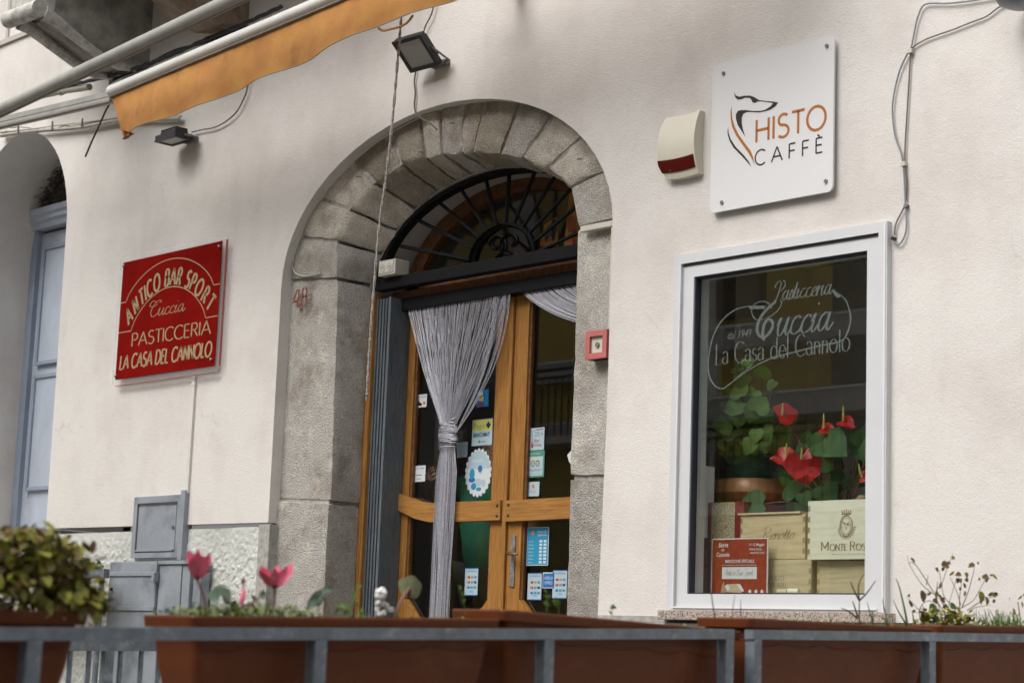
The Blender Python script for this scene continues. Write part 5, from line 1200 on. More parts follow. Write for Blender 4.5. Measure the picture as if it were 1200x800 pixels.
# grass blades
def blades(label, lines, wd=.006, grp='grass tufts in the right planters', extra=0, ybox=None, hz=.06, seed=1):
    b0_ = lines[0][0]; q = MB()
    for l in lines:
        P = cr([(CX, a, b) for a, b in l], 4); k = len(P); v = []
        for i, p in enumerate(P):
            w_ = wd*(1-i/(k-1))**.6*.5+.0003; v += [(p.x-w_*.4, p.y-w_, p.z), (p.x+w_*.4, p.y+w_, p.z)]
        q.add(v, [(2*i, 2*i+1, 2*i+3, 2*i+2) for i in range(k-1)], True)
    random.seed(seed)
    for i in range(extra):
        y = random.uniform(*ybox); a = random.gauss(0, .45); L_ = random.uniform(.4, 1)*hz; x = CX+random.uniform(-.04, .05); z = b0_[1]
        v = []
        for s in range(4):
            tt = s/3; w_ = .0016*(1-tt)+.0003; yy = y+math.sin(a)*L_*tt*(1+.5*tt); zz = z+math.cos(a)*L_*tt*(1-.15*tt); v += [(x, yy-w_, zz), (x+.001, yy+w_, zz)]
        q.add(v, [(2*s, 2*s+1, 2*s+3, 2*s+2) for s in range(3)], True)
    o = put('grass_tuft', q, 'grass', label=label, cat='grass', group=grp, fix=False, kind='stuff' if extra else None); return o
blades('few bright grass blades under the lower right window corner', [[(-1.337, 0.729), (-1.350, 0.754), (-1.364, 0.779), (-1.373, 0.799)], [(-1.341, 0.729), (-1.342, 0.749), (-1.346, 0.775)], [(-1.267, 0.726), (-1.272, 0.752), (-1.285, 0.783), (-1.294, 0.813)], [(-1.267, 0.726), (-1.280, 0.746), (-1.307, 0.766)]])
blades('tall grass blades between the window frame and the dried shrub', [[(-1.160, 0.725), (-1.174, 0.772), (-1.192, 0.818), (-1.210, 0.857), (-1.228, 0.879)], [(-1.164, 0.725), (-1.178, 0.745), (-1.210, 0.775), (-1.241, 0.813)], [(-1.123, 0.726), (-1.128, 0.747), (-1.137, 0.778)], [(-1.096, 0.727), (-1.114, 0.742)]], .008)
gg = [(-0.612, 0.739), (-0.611, 0.845), (-0.777, 0.824), (-0.753, 0.734), (-0.540, 0.742)]
blades('dense fine grass tuft right of the dried shrub', [[(-0.663, 0.743), (-0.683, 0.781), (-0.713, 0.807)]], .004, extra=130, ybox=(gg[3][0]+.01, gg[4][0]), hz=.075, seed=4)
# dried shrub
Z7 = lambda: None
dsl = [[(-0.970, 0.748), (-0.999, 0.827), (-1.020, 0.842), (-1.055, 0.860), (-1.090, 0.891), (-1.118, 0.925), (-1.125, 0.953)], [(-0.963, 0.748), (-0.967, 0.800), (-1.013, 0.846), (-0.985, 0.876), (-0.971, 0.909), (-0.956, 0.939), (-0.939, 0.972)], [(-0.906, 0.750), (-0.899, 0.799), (-0.949, 0.829), (-0.963, 0.873), (-0.971, 0.913), (-0.992, 0.922)], [(-0.870, 0.752), (-0.870, 0.821), (-0.855, 0.862), (-0.841, 0.890)], [(-0.870, 0.809), (-0.877, 0.853), (-0.899, 0.897)], [(-0.863, 0.805), (-0.826, 0.852), (-0.800, 0.898), (-0.782, 0.936), (-0.811, 0.945)], [(-0.870, 0.800), (-0.797, 0.828), (-0.752, 0.868), (-0.715, 0.907), (-0.737, 0.909)], [(-0.834, 0.794), (-0.782, 0.821), (-0.730, 0.840), (-0.685, 0.852)], [(-0.991, 0.751), (-1.062, 0.776), (-1.110, 0.786), (-1.172, 0.821)], [(-1.089, 0.747), (-1.096, 0.783), (-1.062, 0.812), (-1.013, 0.810), (-0.984, 0.763)], [(-1.083, 0.815), (-1.076, 0.843)], [(-0.942, 0.749), (-0.928, 0.802), (-0.870, 0.899)], [(-1.020, 0.842), (-1.111, 0.925), (-1.142, 0.926)], [(-0.928, 0.749), (-0.970, 0.780), (-1.027, 0.814), (-1.041, 0.829)],
       [(-0.826, 0.786), (-0.812, 0.803), (-0.730, 0.817)], [(-1.006, 0.847), (-1.009, 0.879)], [(-1.062, 0.864), (-1.076, 0.895)]]
t = thing('dried_shrub', 'dried shrub with thin forked stems and curled brown leaves in the right planter', 'shrub', (3.07, -.95, .745))
for i, l in enumerate(dsl):
    q = MB(); dx = random.uniform(-.035, .035); q.tube(cr([(CX+dx*(k/len(l)), a, b) for k, (a, b) in enumerate(l)], 4), [.0017*(1-.55*j/(4*(len(l)-1))) for j in range(4*(len(l)-1)+1)], 5); put('stem', q, M['twig'] if i % 2 else 'cablebrown', t)
def bl(c, dy, dz, ln, wd, m, name='leaf'):
    q = MB(); leaf(q, (CX, c[0], c[1]), (.2, dy, dz), ln*1.25, wd*1.7, .25, .35, 4, normal=(.8, -.45, .35)); put(name, q, m, t)
dl_ = [(-0.978, 0.929), (-0.949, 0.939), (-1.013, 0.917), (-0.870, 0.909), (-0.793, 0.946), (-0.848, 0.914), (-0.711, 0.909), (-0.760, 0.859), (-0.673, 0.849), (-1.090, 0.845), (-1.041, 0.785), (-0.942, 0.797), (-0.855, 0.777), (-0.928, 0.798), (-0.899, 0.775), (-0.834, 0.757), (-1.082, 0.783), (-1.027, 0.818), (-0.906, 0.766), (-0.985, 0.824)]
for c, a in zip(dl_, ((.8, .2, .030, .017, 'bushbrown'), (1, .1, .018, .008, 'bushbrown'), (.9, -.3, .014, .010, 'bushbrown'), (-1, -.1, .026, .010, 'bushbrown'), (-1, -.25, .030, .010, 'bushbrown'), (.6, -.6, .018, .010, 'bush'), (-1, -.1, .028, .013, 'bushbrown'), (.2, -1, .030, .014, 'bush'), (-.9, .1, .016, .012, 'bush'), (.3, -.9, .030, .014, 'bushbrown'), (.6, .5, .026, .018, 'ivyleaf'), (-1, .1, .024, .015, 'ivyleaf'), (.5, -.6, .024, .016, 'bush'), (.7, .4, .022, .016, 'ivyleaf'), (.3, -.5, .024, .02, 'bush'), (-.2, .8, .02, .016, 'cycdark'), (.1, -.9, .034, .014, 'bushbrown'), (.9, -.2, .02, .012, 'bushbrown'), (-.4, .6, .022, .016, 'bush'), (.6, -.2, .02, .012, 'bushbrown'))): bl(c, *a)
random.seed(19)
for i in range(34):
    l = random.choice(dsl[:9]); k_ = random.randrange(2, len(l)) if len(l) > 2 else 1; a, b = l[k_]; a += random.uniform(-.012, .012); b += random.uniform(-.012, .008)
    q = MB(); leaf(q, (CX+random.uniform(-.03, .03), a, b), (.2, random.uniform(-1, 1), random.uniform(-1, .4)), random.uniform(.012, .026), random.uniform(.008, .016), .3, .5, 4, normal=(.8, -.45, random.uniform(-.3, .6))); put('leaf', q, ('bushbrown', 'bush', 'bushbrown', 'ivyleaf')[i % 4], t)
q = MB(); random.seed(9)
for i in range(230):
    y = random.uniform(-1.09, -.83); leaf(q, (CX+random.uniform(-.04, .05), y, .742+random.random()**1.5*.045), (random.uniform(-.4, .6), random.uniform(-1, 1), random.uniform(-.2, 1)), .020, .012, .2, .3, 3)
put('foliage', q, 'bush', t, kind='stuff')
rlf = [(-0.586, 0.830), (-0.563, 0.805), (-0.535, 0.836), (-0.516, 0.828), (-0.504, 0.850), (-0.505, 0.761)]
t = thing('leafy_plant', 'small leafy plant cut by the right edge of the picture', 'plant', (CX, rlf[5][0], .76))
for i, (c, ln) in enumerate(zip(rlf, (.018, .026, .02, .02, .018, .02))):
    q = MB(); leaf(q, (CX, c[0], c[1]+.008), (.3, .2*(i-2), -.8 if i in (1, 3) else .2), ln, ln*.7, .2, .3, 4, normal=(1, 0, .3)); put('leaf', q, 'bush', t)
q = MB(); q.tube([(CX, rlf[5][0]-.008, .75), (CX, rlf[2][0], rlf[2][1])], .0018, 5); put('stem', q, 'stem', t)
# ivy of the far planter
q = MB(); random.seed(21)
for i in range(420):
    x = random.uniform(-4.1, -3.17); hh = .02+.14*min(1, (-3.20-x)/.35); z = 1.01+random.random()*max(.035, hh)*(.7+.3*math.sin(x*31))
    leaf(q, (x, random.uniform(-.42, -.2), z), (random.uniform(-1, 1), random.uniform(-1, .2), random.uniform(-.4, .7)), random.uniform(.02, .042), random.uniform(.018, .032), .2, .2, 3)
put('ivy_plant', q, 'cycdark', label='dark green ivy in the small far planter beside the plinth', cat='plant', kind='stuff')
q = MB()
for i in range(60):
    x = random.uniform(-3.75, -3.17); leaf(q, (x, random.uniform(-.42, -.2), 1.02+random.random()*.08), (random.uniform(-1, 1), -.3, random.uniform(-.2, .9)), .025, .018, .2, .2, 3)
put('light_sprigs', q, 'sprig', label='light green sprigs at the right end of the small far planter', cat='plant', kind='stuff')

# ================================================================== CURTAINS
def curtmat():
    m = bpy.data.materials.new('silver_thread'); m.use_nodes = True; n = m.node_tree.nodes; L = m.node_tree.links; b = n['Principled BSDF']
    g = n.new('ShaderNodeNewGeometry'); t = n.new('ShaderNodeTexNoise'); t.inputs['Scale'].default_value = 260; t.inputs['Detail'].default_value = 2; L.new(g.outputs['Position'], t.inputs['Vector'])
    r = n.new('ShaderNodeMapRange'); r.inputs[1].default_value = .6; r.inputs[2].default_value = .68; L.new(t.outputs[0], r.inputs[0])  # white noise specks put the threads' glitter into the colour
    x = n.new('ShaderNodeMix'); x.data_type = 'RGBA'; x.inputs[6].default_value = (.33, .33, .375, 1); x.inputs[7].default_value = (.9, .9, .95, 1); L.new(r.outputs[0], x.inputs[0]); L.new(x.outputs[2], b.inputs['Base Color'])
    b.inputs['Roughness'].default_value = .45; b.inputs['Metallic'].default_value = .15; return m
M['thread'] = curtmat()
random.seed(31)
ct = thing('string_curtain', 'silver string curtain knotted in the middle, hanging over the left door leaf', 'curtain', (-.9, .37, .1))
q = MB(); CY = .365
NS = 190
for i in range(NS):
    u = (i+random.uniform(-.35, .35))/NS
    xt = -1.250+u*.845; xt0 = xt
    s = (xt-(-.85)); xk = -.853+s*.10+random.uniform(-.008, .008)
    yt = CY+random.uniform(-.004, .004)
    # hang straight, then pulled in to the knot
    rb = random.uniform(-.008, .008)
    zk = 1.742
    pts = []
    for j in range(10):
        t = j/9; z = 2.47-(2.47-zk)*t
        k = t**(1.06+(.30*abs(s)/.43 if s > 0 else 0))
        x = xt+(xk-xt)*k+math.sin(PI*t)*rb
        pts.append((x, yt-.012*math.sin(PI*t)*random.random()-.006*t, z))
    q.tube(pts, .00125, 3, False)
for i in range(22):   # loose strands drooping on the right
    xt = -.41-random.random()*.15; pts = []
    for j in range(12):
        t = j/11; pts.append((xt+(-.80-xt)*t**1.7+.03*math.sin(PI*t), CY-.012, 2.46-.76*t-.03*math.sin(PI*t)*random.uniform(.8, 1.1)))
    q.tube(pts, .0012, 3, False)
put('strands', q, 'thread', ct, kind='stuff')
q = MB()
for i in range(120):
    a = random.uniform(0, 2*PI); rr = random.random()**.5*.076; x0 = -.853+rr*math.cos(a); dx = random.uniform(-.01, .01)
    q.tube([(-.856+(x0+.853)*(.5 if j == 0 else 1)+dx*math.sin(j)-.004*j, CY+.012*math.sin(a), 1.72-(1.72-.10)*j/8) for j in range(9)], .0015, 3, False)
put('tail', q, 'thread', ct, kind='stuff')
q = MB()
for i in range(60):
    ph = random.uniform(0, 2*PI); z = 1.715+random.gauss(0, .030); rr = .066+random.uniform(-.020, .010); til = random.uniform(-.35, .5)
    q.tube([(-.853+rr*math.cos(a), CY+.026*math.sin(a)-.004, z+til*rr*math.cos(a)) for a in [ph+2*PI*j/14 for j in range(13)]], .0017, 3, False)
put('knot', q, 'thread', ct, kind='stuff')
ct2 = thing('string_curtain', 'silver string curtain draped in a swag over the right door leaf', 'curtain', (-.1, .37, 2.2))
q = MB()
for i in range(125):
    u = (i+random.uniform(-.9, .9))/125; x0 = -.392+.80*u; xe = .40; dep = .275*(1-u)**.85+.01
    xs_ = xe-x0
    pts = []
    for j in range(15):
        t = j/14; pts.append((x0+xs_*t*.999, CY+.003*math.sin(i), 2.47-dep*math.sin(PI*min(1, t*1.05)*.5)**.68-.02*t+.0*u))
    q.tube(pts, .0017, 3, False)
put('strands', q, 'thread', ct2, kind='stuff')

# ================================================================== STICKERS ON THE DOOR PANES
WH = mat('paper_white', (.62, .66, .68, 1), .5); BL = mat('print_blue', (.02, .14, .42, 1), .45); LB = mat('print_sky_blue', (.03, .27, .46, 1), .4); YL = mat('print_yellow', (.58, .56, .12, 1), .5)
NV = mat('print_navy', (.012, .03, .12, 1), .5); RD = mat('print_red', (.38, .03, .02, 1), .5); GRN = mat('print_teal_green', (.07, .26, .19, 1), .5); GY_ = mat('print_grey', (.2, .23, .26, 1), .6); OG = mat('print_orange', (.6, .22, .04, 1), .5); PB = mat('pale_blue_paper', (.40, .52, .58, 1), .5)
YS = .4425
def sticker(label, poly, m, edge=None):
    t = thing('sticker', label, 'sticker', (sum(p[0] for p in poly)/len(poly), YS, min(p[1] for p in poly)), 'stickers on the door panes')
    q = MB(); q.prism(poly, YS, YS+.001); put('sticker_sheet', q, m, t); return t
def bx(x0, x1, z0, z1): return [(x0, z0), (x1, z0), (x1, z1), (x0, z1)]
def prt(t, poly, m, d=.0006, name='print'):
    q = MB(); q.flat(poly, YS-d); return put(name, q, m, t, fix=False)
def word(t, s, x, z, h, wd, m, d=.0006, **k):
    q = typeset(s, x, z, h, YS-d, wd, **k); return put('lettering', q, m, t, fix=False)
t = sticker('small white sticker with a duck picture, upper left pane', bx(-1.222, -1.130, 1.885, 1.955), WH); word(t, 'Lucky Friends', -1.212, 1.938, .009, .07, BL); prt(t, [(-1.212, 1.897), (-1.17, 1.893), (-1.168, 1.905), (-1.185, 1.912), (-1.192, 1.925), (-1.20, 1.91)], 'black'); prt(t, bx(-1.16, -1.14, 1.90, 1.915), OG)
t = sticker('small blue ice cream sticker near the tied curtain', bx(-.735, -.642, 1.855, 1.945), BL); prt(t, bx(-.668, -.648, 1.865, 1.94), LB, .0008); prt(t, [(-.722, 1.89), (-.68, 1.882), (-.68, 1.912), (-.70, 1.905)], YL, .0009); prt(t, arcp(-.703, 1.925, .018, .012, 0, 360, 14), WH, .0009); prt(t, bx(-.725, -.68, 1.862, 1.872), RD, .0009)
t = sticker('yellow and white card payment sticker reading Pago BANCOMAT', bx(-.758, -.605, 1.655, 1.790), PB); prt(t, bx(-.755, -.608, 1.73, 1.787), YL); word(t, 'Pago', -.748, 1.742, .03, .085, GY_, .0009); prt(t, [(-.655, 1.758), (-.635, 1.738), (-.615, 1.758), (-.635, 1.778)], NV, .0009); word(t, 'BANCOMAT', -.748, 1.700, .022, .125, NV, .0009, bold=.02); prt(t, [(-.71, 1.675), (-.70, 1.665), (-.69, 1.675), (-.70, 1.685)], GRN, .0009); word(t, 'OMNIA', -.688, 1.669, .009, .04, NV, .0009)
ccx, ccz, cw, ch = -.70, 1.515, .098, .122
sc = []
for i in range(154):
    a = 2*PI*i/154; k = .93+.11*abs(math.sin(a*11)); sc.append((ccx+cw*k*math.cos(a), ccz+ch*k*math.sin(a)))
t = sticker('large scalloped pale blue oval sticker on the left pane', sc, WH)
prt(t, [(ccx+cw*.93*math.cos(R(a)), ccz+ch*.93*math.sin(R(a))) for a in range(10, 171, 8)], PB); word(t, 'bianchi', ccx-.045, ccz+.055, .018, .08, WH, .0009)
for (dx, dz, rx_, rz_, m_) in ((-.045, -.005, .02, .028, LB), (-.045, -.035, .025, .014, BL), (.015, .02, .016, .018, BL), (.02, .018, .022, .026, PB), (.05, -.01, .02, .03, WH), (.005, -.05, .03, .02, PB), (-.03, -.07, .02, .018, LB), (.045, -.055, .016, .02, PB), (.01, -.085, .02, .01, LB)):
    prt(t, arcp(ccx+dx, ccz+dz, rx_, rz_, 0, 345, 16), m_, .0008+.0001*random.random())
t = sticker('half hidden pale sticker just right of the curtain knot', bx(-.87, -.79, 1.60, 1.68), PB)
t = sticker('white sticker with a clipped corner and small picture, left pane above the rail', [(-1.272, 1.485), (-1.115, 1.487), (-1.115, 1.572), (-1.21, 1.572), (-1.235, 1.552), (-1.272, 1.548)], WH); word(t, 'Lucky Friends', -1.205, 1.555, .009, .08, BL); prt(t, [(-1.262, 1.50), (-1.215, 1.498), (-1.222, 1.525), (-1.24, 1.53), (-1.25, 1.515)], 'black'); prt(t, bx(-1.19, -1.14, 1.52, 1.524), RD); prt(t, bx(-1.19, -1.15, 1.50, 1.504), GY_)
def cards(label, x, z0, z1, w_=.098):
    t = sticker(label, bx(x, x+w_, z0, z1), PB); h = z1-z0
    prt(t, bx(x, x+w_, z0, z0+.004), BL); prt(t, bx(x, x+w_, z1-.004, z1), BL); word(t, 'nexi PAGOcard', x+.018, z1-.020, .010, w_*.7, BL)
    for r_, row in enumerate(((RD, OG, LB), (RD, GY_, NV), (BL, LB, GRN))):
        for c_, m_ in enumerate(row): prt(t, bx(x+.022+c_*.024, x+.040+c_*.024, z1-.052-r_*.026, z1-.041-r_*.026), m_)
    prt(t, arcp(x+.024, z1-.072, .007, .007, 0, 340, 12), OG, .0009); word(t, 'VISA', x+.038, z0+.016, .011, .03, LB); return t
cards('white card payment sticker low on the left door pane', -.768, .888, 1.028)
t = sticker('white 2014 Bar d Italia sticker with a red fork, top of the right pane', bx(-.328, -.222, 1.610, 1.722), PB); word(t, '2014', -.29, 1.678, .026, .058, GY_); word(t, 'Bar', -.29, 1.650, .017, .036, RD); word(t, "d'Italia", -.29, 1.628, .017, .052, RD); prt(t, [(-.316, 1.66), (-.312, 1.625), (-.304, 1.62), (-.297, 1.628), (-.295, 1.66), (-.302, 1.635), (-.305, 1.66), (-.308, 1.635)], RD); prt(t, bx(-.308, -.305, 1.65, 1.71), GY_); prt(t, bx(-.285, -.23, 1.711, 1.715), RD)
t = sticker('green travel review sticker with an owl face, right pane', bx(-.335, -.215, 1.474, 1.607), GRN); prt(t, bx(-.325, -.224, 1.482, 1.578), PB)
for dx in (-.296, -.262): prt(t, arcp(dx, 1.543, .014, .015, 0, 345, 14), 'black', .0008); prt(t, arcp(dx, 1.543, .009, .010, 0, 345, 12), WH, .001); prt(t, arcp(dx, 1.543, .004, .004, 0, 345, 10), 'black', .0012)
prt(t, [(-.315, 1.558), (-.279, 1.566), (-.243, 1.558), (-.279, 1.556)], YL, .001); word(t, 'trip', -.322, 1.505, .015, .028, 'black'); word(t, 'advisor', -.292, 1.505, .015, .062, GRN); word(t, 'Certificate of Excellence', -.318, 1.490, .006, .085, GY_); word(t, 'RECOMMENDED', -.315, 1.588, .007, .07, WH)
t = sticker('small white certificate sticker above the rail of the right leaf', bx(-.332, -.245, 1.380, 1.452), PB); prt(t, arcp(-.288, 1.43, .010, .011, 0, 345, 12), OG); word(t, 'Ristoranti', -.308, 1.405, .006, .04, GY_); word(t, '2016', -.300, 1.395, .006, .03, GY_)
t = sticker('blue opening hours sticker on the lower right pane', bx(-.318, -.165, 1.037, 1.226), WH); prt(t, bx(-.314, -.169, 1.041, 1.222), LB)
prt(t, arcp(-.278, 1.197, .012, .010, 0, 345, 12), OG, .0009); word(t, 'orari di', -.243, 1.198, .012, .06, WH, .0009, bold=.01); word(t, 'apertura', -.243, 1.182, .012, .062, WH, .0009, bold=.01)
for r_, dname in enumerate(('Lunedi', 'Martedi', 'Mercoledi', 'Giovedi', 'Venerdi', 'Sabato', 'Domenica')):
    z = 1.152-r_*.0172; word(t, dname, -.306, z, .008, .030+.004*(r_ % 3), WH, .0009)
    for xx in (-.229, -.199): prt(t, bx(xx, xx+.02, z-.001, z+.010), WH, .0009)
cards('white card payment sticker low on the right door pane beside the blue one', -.303, .868, 1.001)
t = sticker('small blue AMERICAN EXPRESS sticker between two white ones', bx(-.198, -.118, .926, 1.003), WH); prt(t, bx(-.194, -.122, .930, .998), BL); word(t, 'AMERICAN', -.185, .968, .016, .06, WH, .0009); word(t, 'EXPRESS', -.182, .945, .016, .054, WH, .0009)
cards('white card payment sticker low on the right pane against the stone jamb', -.128, .876, 1.014)
q = MB(); st_ = [(-0.041, 1.573), (0.004, 1.609), (0.029, 1.578), (0.032, 1.516), (0.009, 1.504), (-0.028, 1.539)]; q.prism(st_, .428, .447)
put('crumpled_paper', q, 'signwhite', label='crumpled white paper bow peeping past the right stone jamb', cat='paper')
# fanlight pictures inside
rnd = random.Random(4)
for k, (x0, x1, z0, z1, m_, lb) in enumerate(((-.25, .05, 2.62, 2.98, OG, 'orange poster behind the fanlight'), (-.20, .0, 2.56, 2.74, GRN, 'green poster behind the fanlight'), (.02, .14, 2.56, 2.86, YL, 'yellow patterned poster behind the fanlight'), (-.52, -.38, 2.70, 2.86, OG, 'small orange picture behind the fanlight bars'), (-.95, -.70, 2.56, 2.72, 'wood_dark', 'brown picture low behind the fanlight'))):
    q = MB(); yy = .56+.03*k; q.prism([(x0, z0+.02), (x1, z0), (x1-.02, z1), (x0+.03, z1-.03)], yy, yy+.005); p_ = put('poster', q, m_, label=lb, cat='poster')
    q = MB()
    for j in range(5):
        cx_, cz_ = rnd.uniform(x0+.04, x1-.03), rnd.uniform(z0+.05, z1-.06); q.flat(arcp(cx_, cz_, rnd.uniform(.01, .035), rnd.uniform(.02, .05), 0, 345, 9), yy-.001-.0005*j)
    put('poster_print', q, (RD, 'black', RD, NV, OG)[k], p_, fix=False)

# ================================================================== DISPLAY WINDOW CONTENTS
M['pinebox'] = mat('pine_wine_box', (.66, .54, .34, 1), .7, vscale=6, col2=(.52, .40, .22, 1), stretch=(1.2, 8, 14), bump=.1, bscale=10, dark=(.30, .21, .1, 1), dscale=3, dlo=.66, dhi=.8)
M['pinebox2'] = mat('greyish_pine_box', (.58, .48, .31, 1), .7, vscale=6, col2=(.46, .37, .22, 1), stretch=(1.2, 8, 14), bump=.1, bscale=10)
M['palebox'] = mat('bleached_wood_box', (.78, .76, .62, 1), .65, vscale=5, col2=(.70, .66, .52, 1), stretch=(1.2, 8, 12), bump=.08, bscale=10)
M['burn'] = mat('branded_print', (.24, .15, .06, 1), .7); M['burnlight'] = mat('faint_branded_print', (.33, .24, .13, 1), .7)
def wbox(label, x0, x1, y0, y1, z0, z1, m, lid=False):
    t = thing('wine_box', label, 'box', ((x0+x1)/2, (y0+y1)/2, z0), 'wooden wine boxes in the window')
    q = MB(); q.box(x0, x1, y0+.004, y0+.014, z0, z1, .0015); put('front_board', q, m, t)
    for xa in (x0, x1-.012):
        q = MB(); q.box(xa, xa+.012, y0+.0145, y1, z0, z1); put('side_board', q, m, t)
    q = MB(); q.box(x0+.0125, x1-.0125, y0+.0145, y1, z1-.012, z1-.002); put('top_board', q, m, t)
    q = MB(); n_ = int((z1-z0)/.022)
    for i in range(n_):
        for xa in (x0+.002, x1-.012):
            if i % 2: q.box(xa, xa+.010, y0+.0025, y0+.0042, z0+i*.022, z0+(i+1)*.022)
    put('finger_joints', q, 'burnlight', t, kind='stuff')
    if lid: q = MB(); q.box(x0-.01, x1-.02, y0-.004, y1, z1+.001, z1+.009); put('lid', q, m, t)
    return t
BY = .16
a_ = wbox('pine wine box with curly script and a loose lid, on top of another box', 1.285, 1.632, BY, .42, 1.034, 1.222, 'pinebox', True)
q = MB(); pen(q, 'Renotto', 1.405, 1.117, .05, BY+.003, .06, CU, .4, .17, .25); put('lettering', q, 'burn', a_, fix=False)
c_ = wbox('pine wine box at the bottom, partly behind the red award sign', 1.30, 1.670, BY-.005, .42, .864, 1.032, 'pinebox2')
put('lettering', typeset('GIULIO', 1.43, .945, .022, BY-.002, .10), 'burnlight', c_, fix=False); put('lettering', typeset('FERRARI', 1.41, .915, .024, BY-.002, .13), 'burnlight', c_, fix=False)
b_ = wbox('pale wooden wine box branded MONTE ROSSA with a crest, upper right', 1.672, 2.16, BY-.035, .40, 1.028, 1.268, 'palebox')
yb = BY-.033
q = MB(); pen(q, 'M', 1.744, 1.065, .034, yb, .13, UP, .45, .038, serif=.08); pen(q, 'ONTE', 1.788, 1.065, .025, yb, .15, UP, .45, .086, serif=.08); pen(q, 'R', 1.888, 1.065, .034, yb, .13, UP, .45, .026, serif=.08); pen(q, 'OSSA', 1.919, 1.065, .025, yb, .15, UP, .45, .086, serif=.08)
put('lettering', q, 'burn', b_, fix=False)
put('lettering', typeset('F R A N C I A C O R T A', 1.80, 1.045, .008, yb, .16), 'burnlight', b_, fix=False)
q = MB(); ex, ez = 1.868, 1.165
for r_, w_ in ((.034, .004), (.026, .002)): ribbon(q, [(ex+r_*.9*math.cos(R(a)), ez+r_*1.15*math.sin(R(a))-(.006 if 240 < a < 300 else 0)) for a in range(90, 460, 10)], yb, w_)
ribbon(q, [(ex-.012, ez+.015), (ex, ez-.02), (ex+.012, ez+.015)], yb, .003); ribbon(q, [(ex-.02, ez+.012), (ex+.02, ez-.0)], yb, .003)
for i in range(12): a = R(195+i*13.5); ribbon(q, [(ex+.036*math.cos(a), ez+.044*math.sin(a)), (ex+.047*math.cos(a+.2), ez+.056*math.sin(a+.2))], yb, .0035)
for s in (-2, -1, 0, 1, 2): ribbon(q, [(ex+s*.009, ez+.046), (ex+s*.011, ez+.062+(.004 if s == 0 else 0))], yb, .004)
ribbon(q, [(ex-.024, ez+.046), (ex+.024, ez+.046)], yb, .004)
put('crest', q, 'burnlight', b_, fix=False)
d_ = wbox('plain wooden wine box at the bottom right under the pale crested box', 1.695, 2.16, BY, .42, .864, 1.026, 'pinebox2')
# cannoli award sign
asn = thing('award_sign', 'red award card reading MENZIONE SPECIALE with a cannolo picture, leaning in the window', 'sign', (1.32, .12, .864))
M['cardred'] = mat('orange_red_card', (.33, .055, .015, 1), .45, vscale=40, col2=(.26, .035, .012, 1))
ax0, ax1, az0, az1 = 1.166, 1.474, .866, 1.122
q = MB(); q.box(ax0, ax1, .118, .122, az0, az1); put('card', q, 'signwhite', asn)
q = MB(); q.box(ax0+.005, ax1-.005, .1165, .1175, az0+.005, az1-.005); put('card_print', q, 'cardred', asn)
def aw(s, x, z, h, wd, m='signwhite', **k): put('lettering', typeset(s, x, z, h, .1158, wd, **k), m, asn, fix=False)
aw('Strit', 1.205, 1.085, .018, .055, bold=.02, shear=.1); aw('di', 1.222, 1.068, .012, .015); aw('Cannolo', 1.195, 1.045, .018, .072, bold=.02); aw('11-12 Maggio', 1.375, 1.088, .012, .08, bold=.01); aw('PIANA DEGLI', 1.375, 1.070, .009, .07); aw('ALBANESI 2024', 1.38, 1.055, .009, .075)
aw('MENZIONE SPECIALE', 1.245, 1.018, .014, .158, bold=.01); aw('per l\'innovazione nella tradizione del cannolo', 1.225, 1.006, .006, .19)
q = MB(); q.flat(bx(1.228, 1.418, .950, 1.000), .1158); put('name_strip', q, 'signwhite', asn, fix=False)
q = MB(); pen(q, 'Antico Bar Sport', 1.242, .965, .026, .1152, .05, CU, .6, .155, .15); put('lettering', q, 'burn', asn, fix=False)
q = MB(); q.flat([(1.245, .895), (1.335, .892), (1.348, .905), (1.318, .930), (1.255, .928), (1.24, .912)], .1158); put('cannolo_picture', q, 'pinebox2', asn, fix=False)
q = MB(); q.flat(arcp(1.258, .912, .014, .014, 0, 340, 10), .1154); q.flat([(1.31, .930), (1.330, .928), (1.352, .898), (1.335, .898)], .1154); put('cannolo_cream', q, 'signwhite', asn, fix=False)
M['skin'] = mat('skin', (.50, .27, .18, 1), .55, sss=.1, var=.08, vscale=20)
q = MB(); q.flat([(1.222, .888), (1.242, .882), (1.258, .90), (1.248, .915), (1.238, .942), (1.230, .925)], .1152); put('hand_picture', q, 'skin', asn, fix=False)
for x in (1.382, 1.415, 1.447):
    q = MB(); q.flat(arcp(x, .897, .008, .009, 0, 340, 10), .1158); q.flat(bx(x-.01, x+.01, .877, .880), .1156); put('small_emblem', q, 'signwhite', asn, fix=False)
# red patterned box
rb = thing('cake_box', 'tall dark red box with a beige flowery label behind the award card', 'box', (1.2, .3, .864))
M['boxred'] = mat('dark_red_board', (.20, .022, .018, 1), .45)
M['floral'] = mat('beige_floral_print', (.46, .40, .26, 1), .6, vscale=150, col2=(.16, .12, .07, 1), mix_lo=.52, mix_hi=.56, detail=3, dark=(.35, .03, .02, 1), dscale=28, dlo=.68, dhi=.7)
q = MB(); q.box(1.100, 1.300, .165, .50, .862, 1.283, .002); put('carton', q, 'boxred', rb)
q = MB(); q.box(1.122, 1.252, .1635, .1648, .864, 1.281); put('floral_label', q, 'floral', rb)
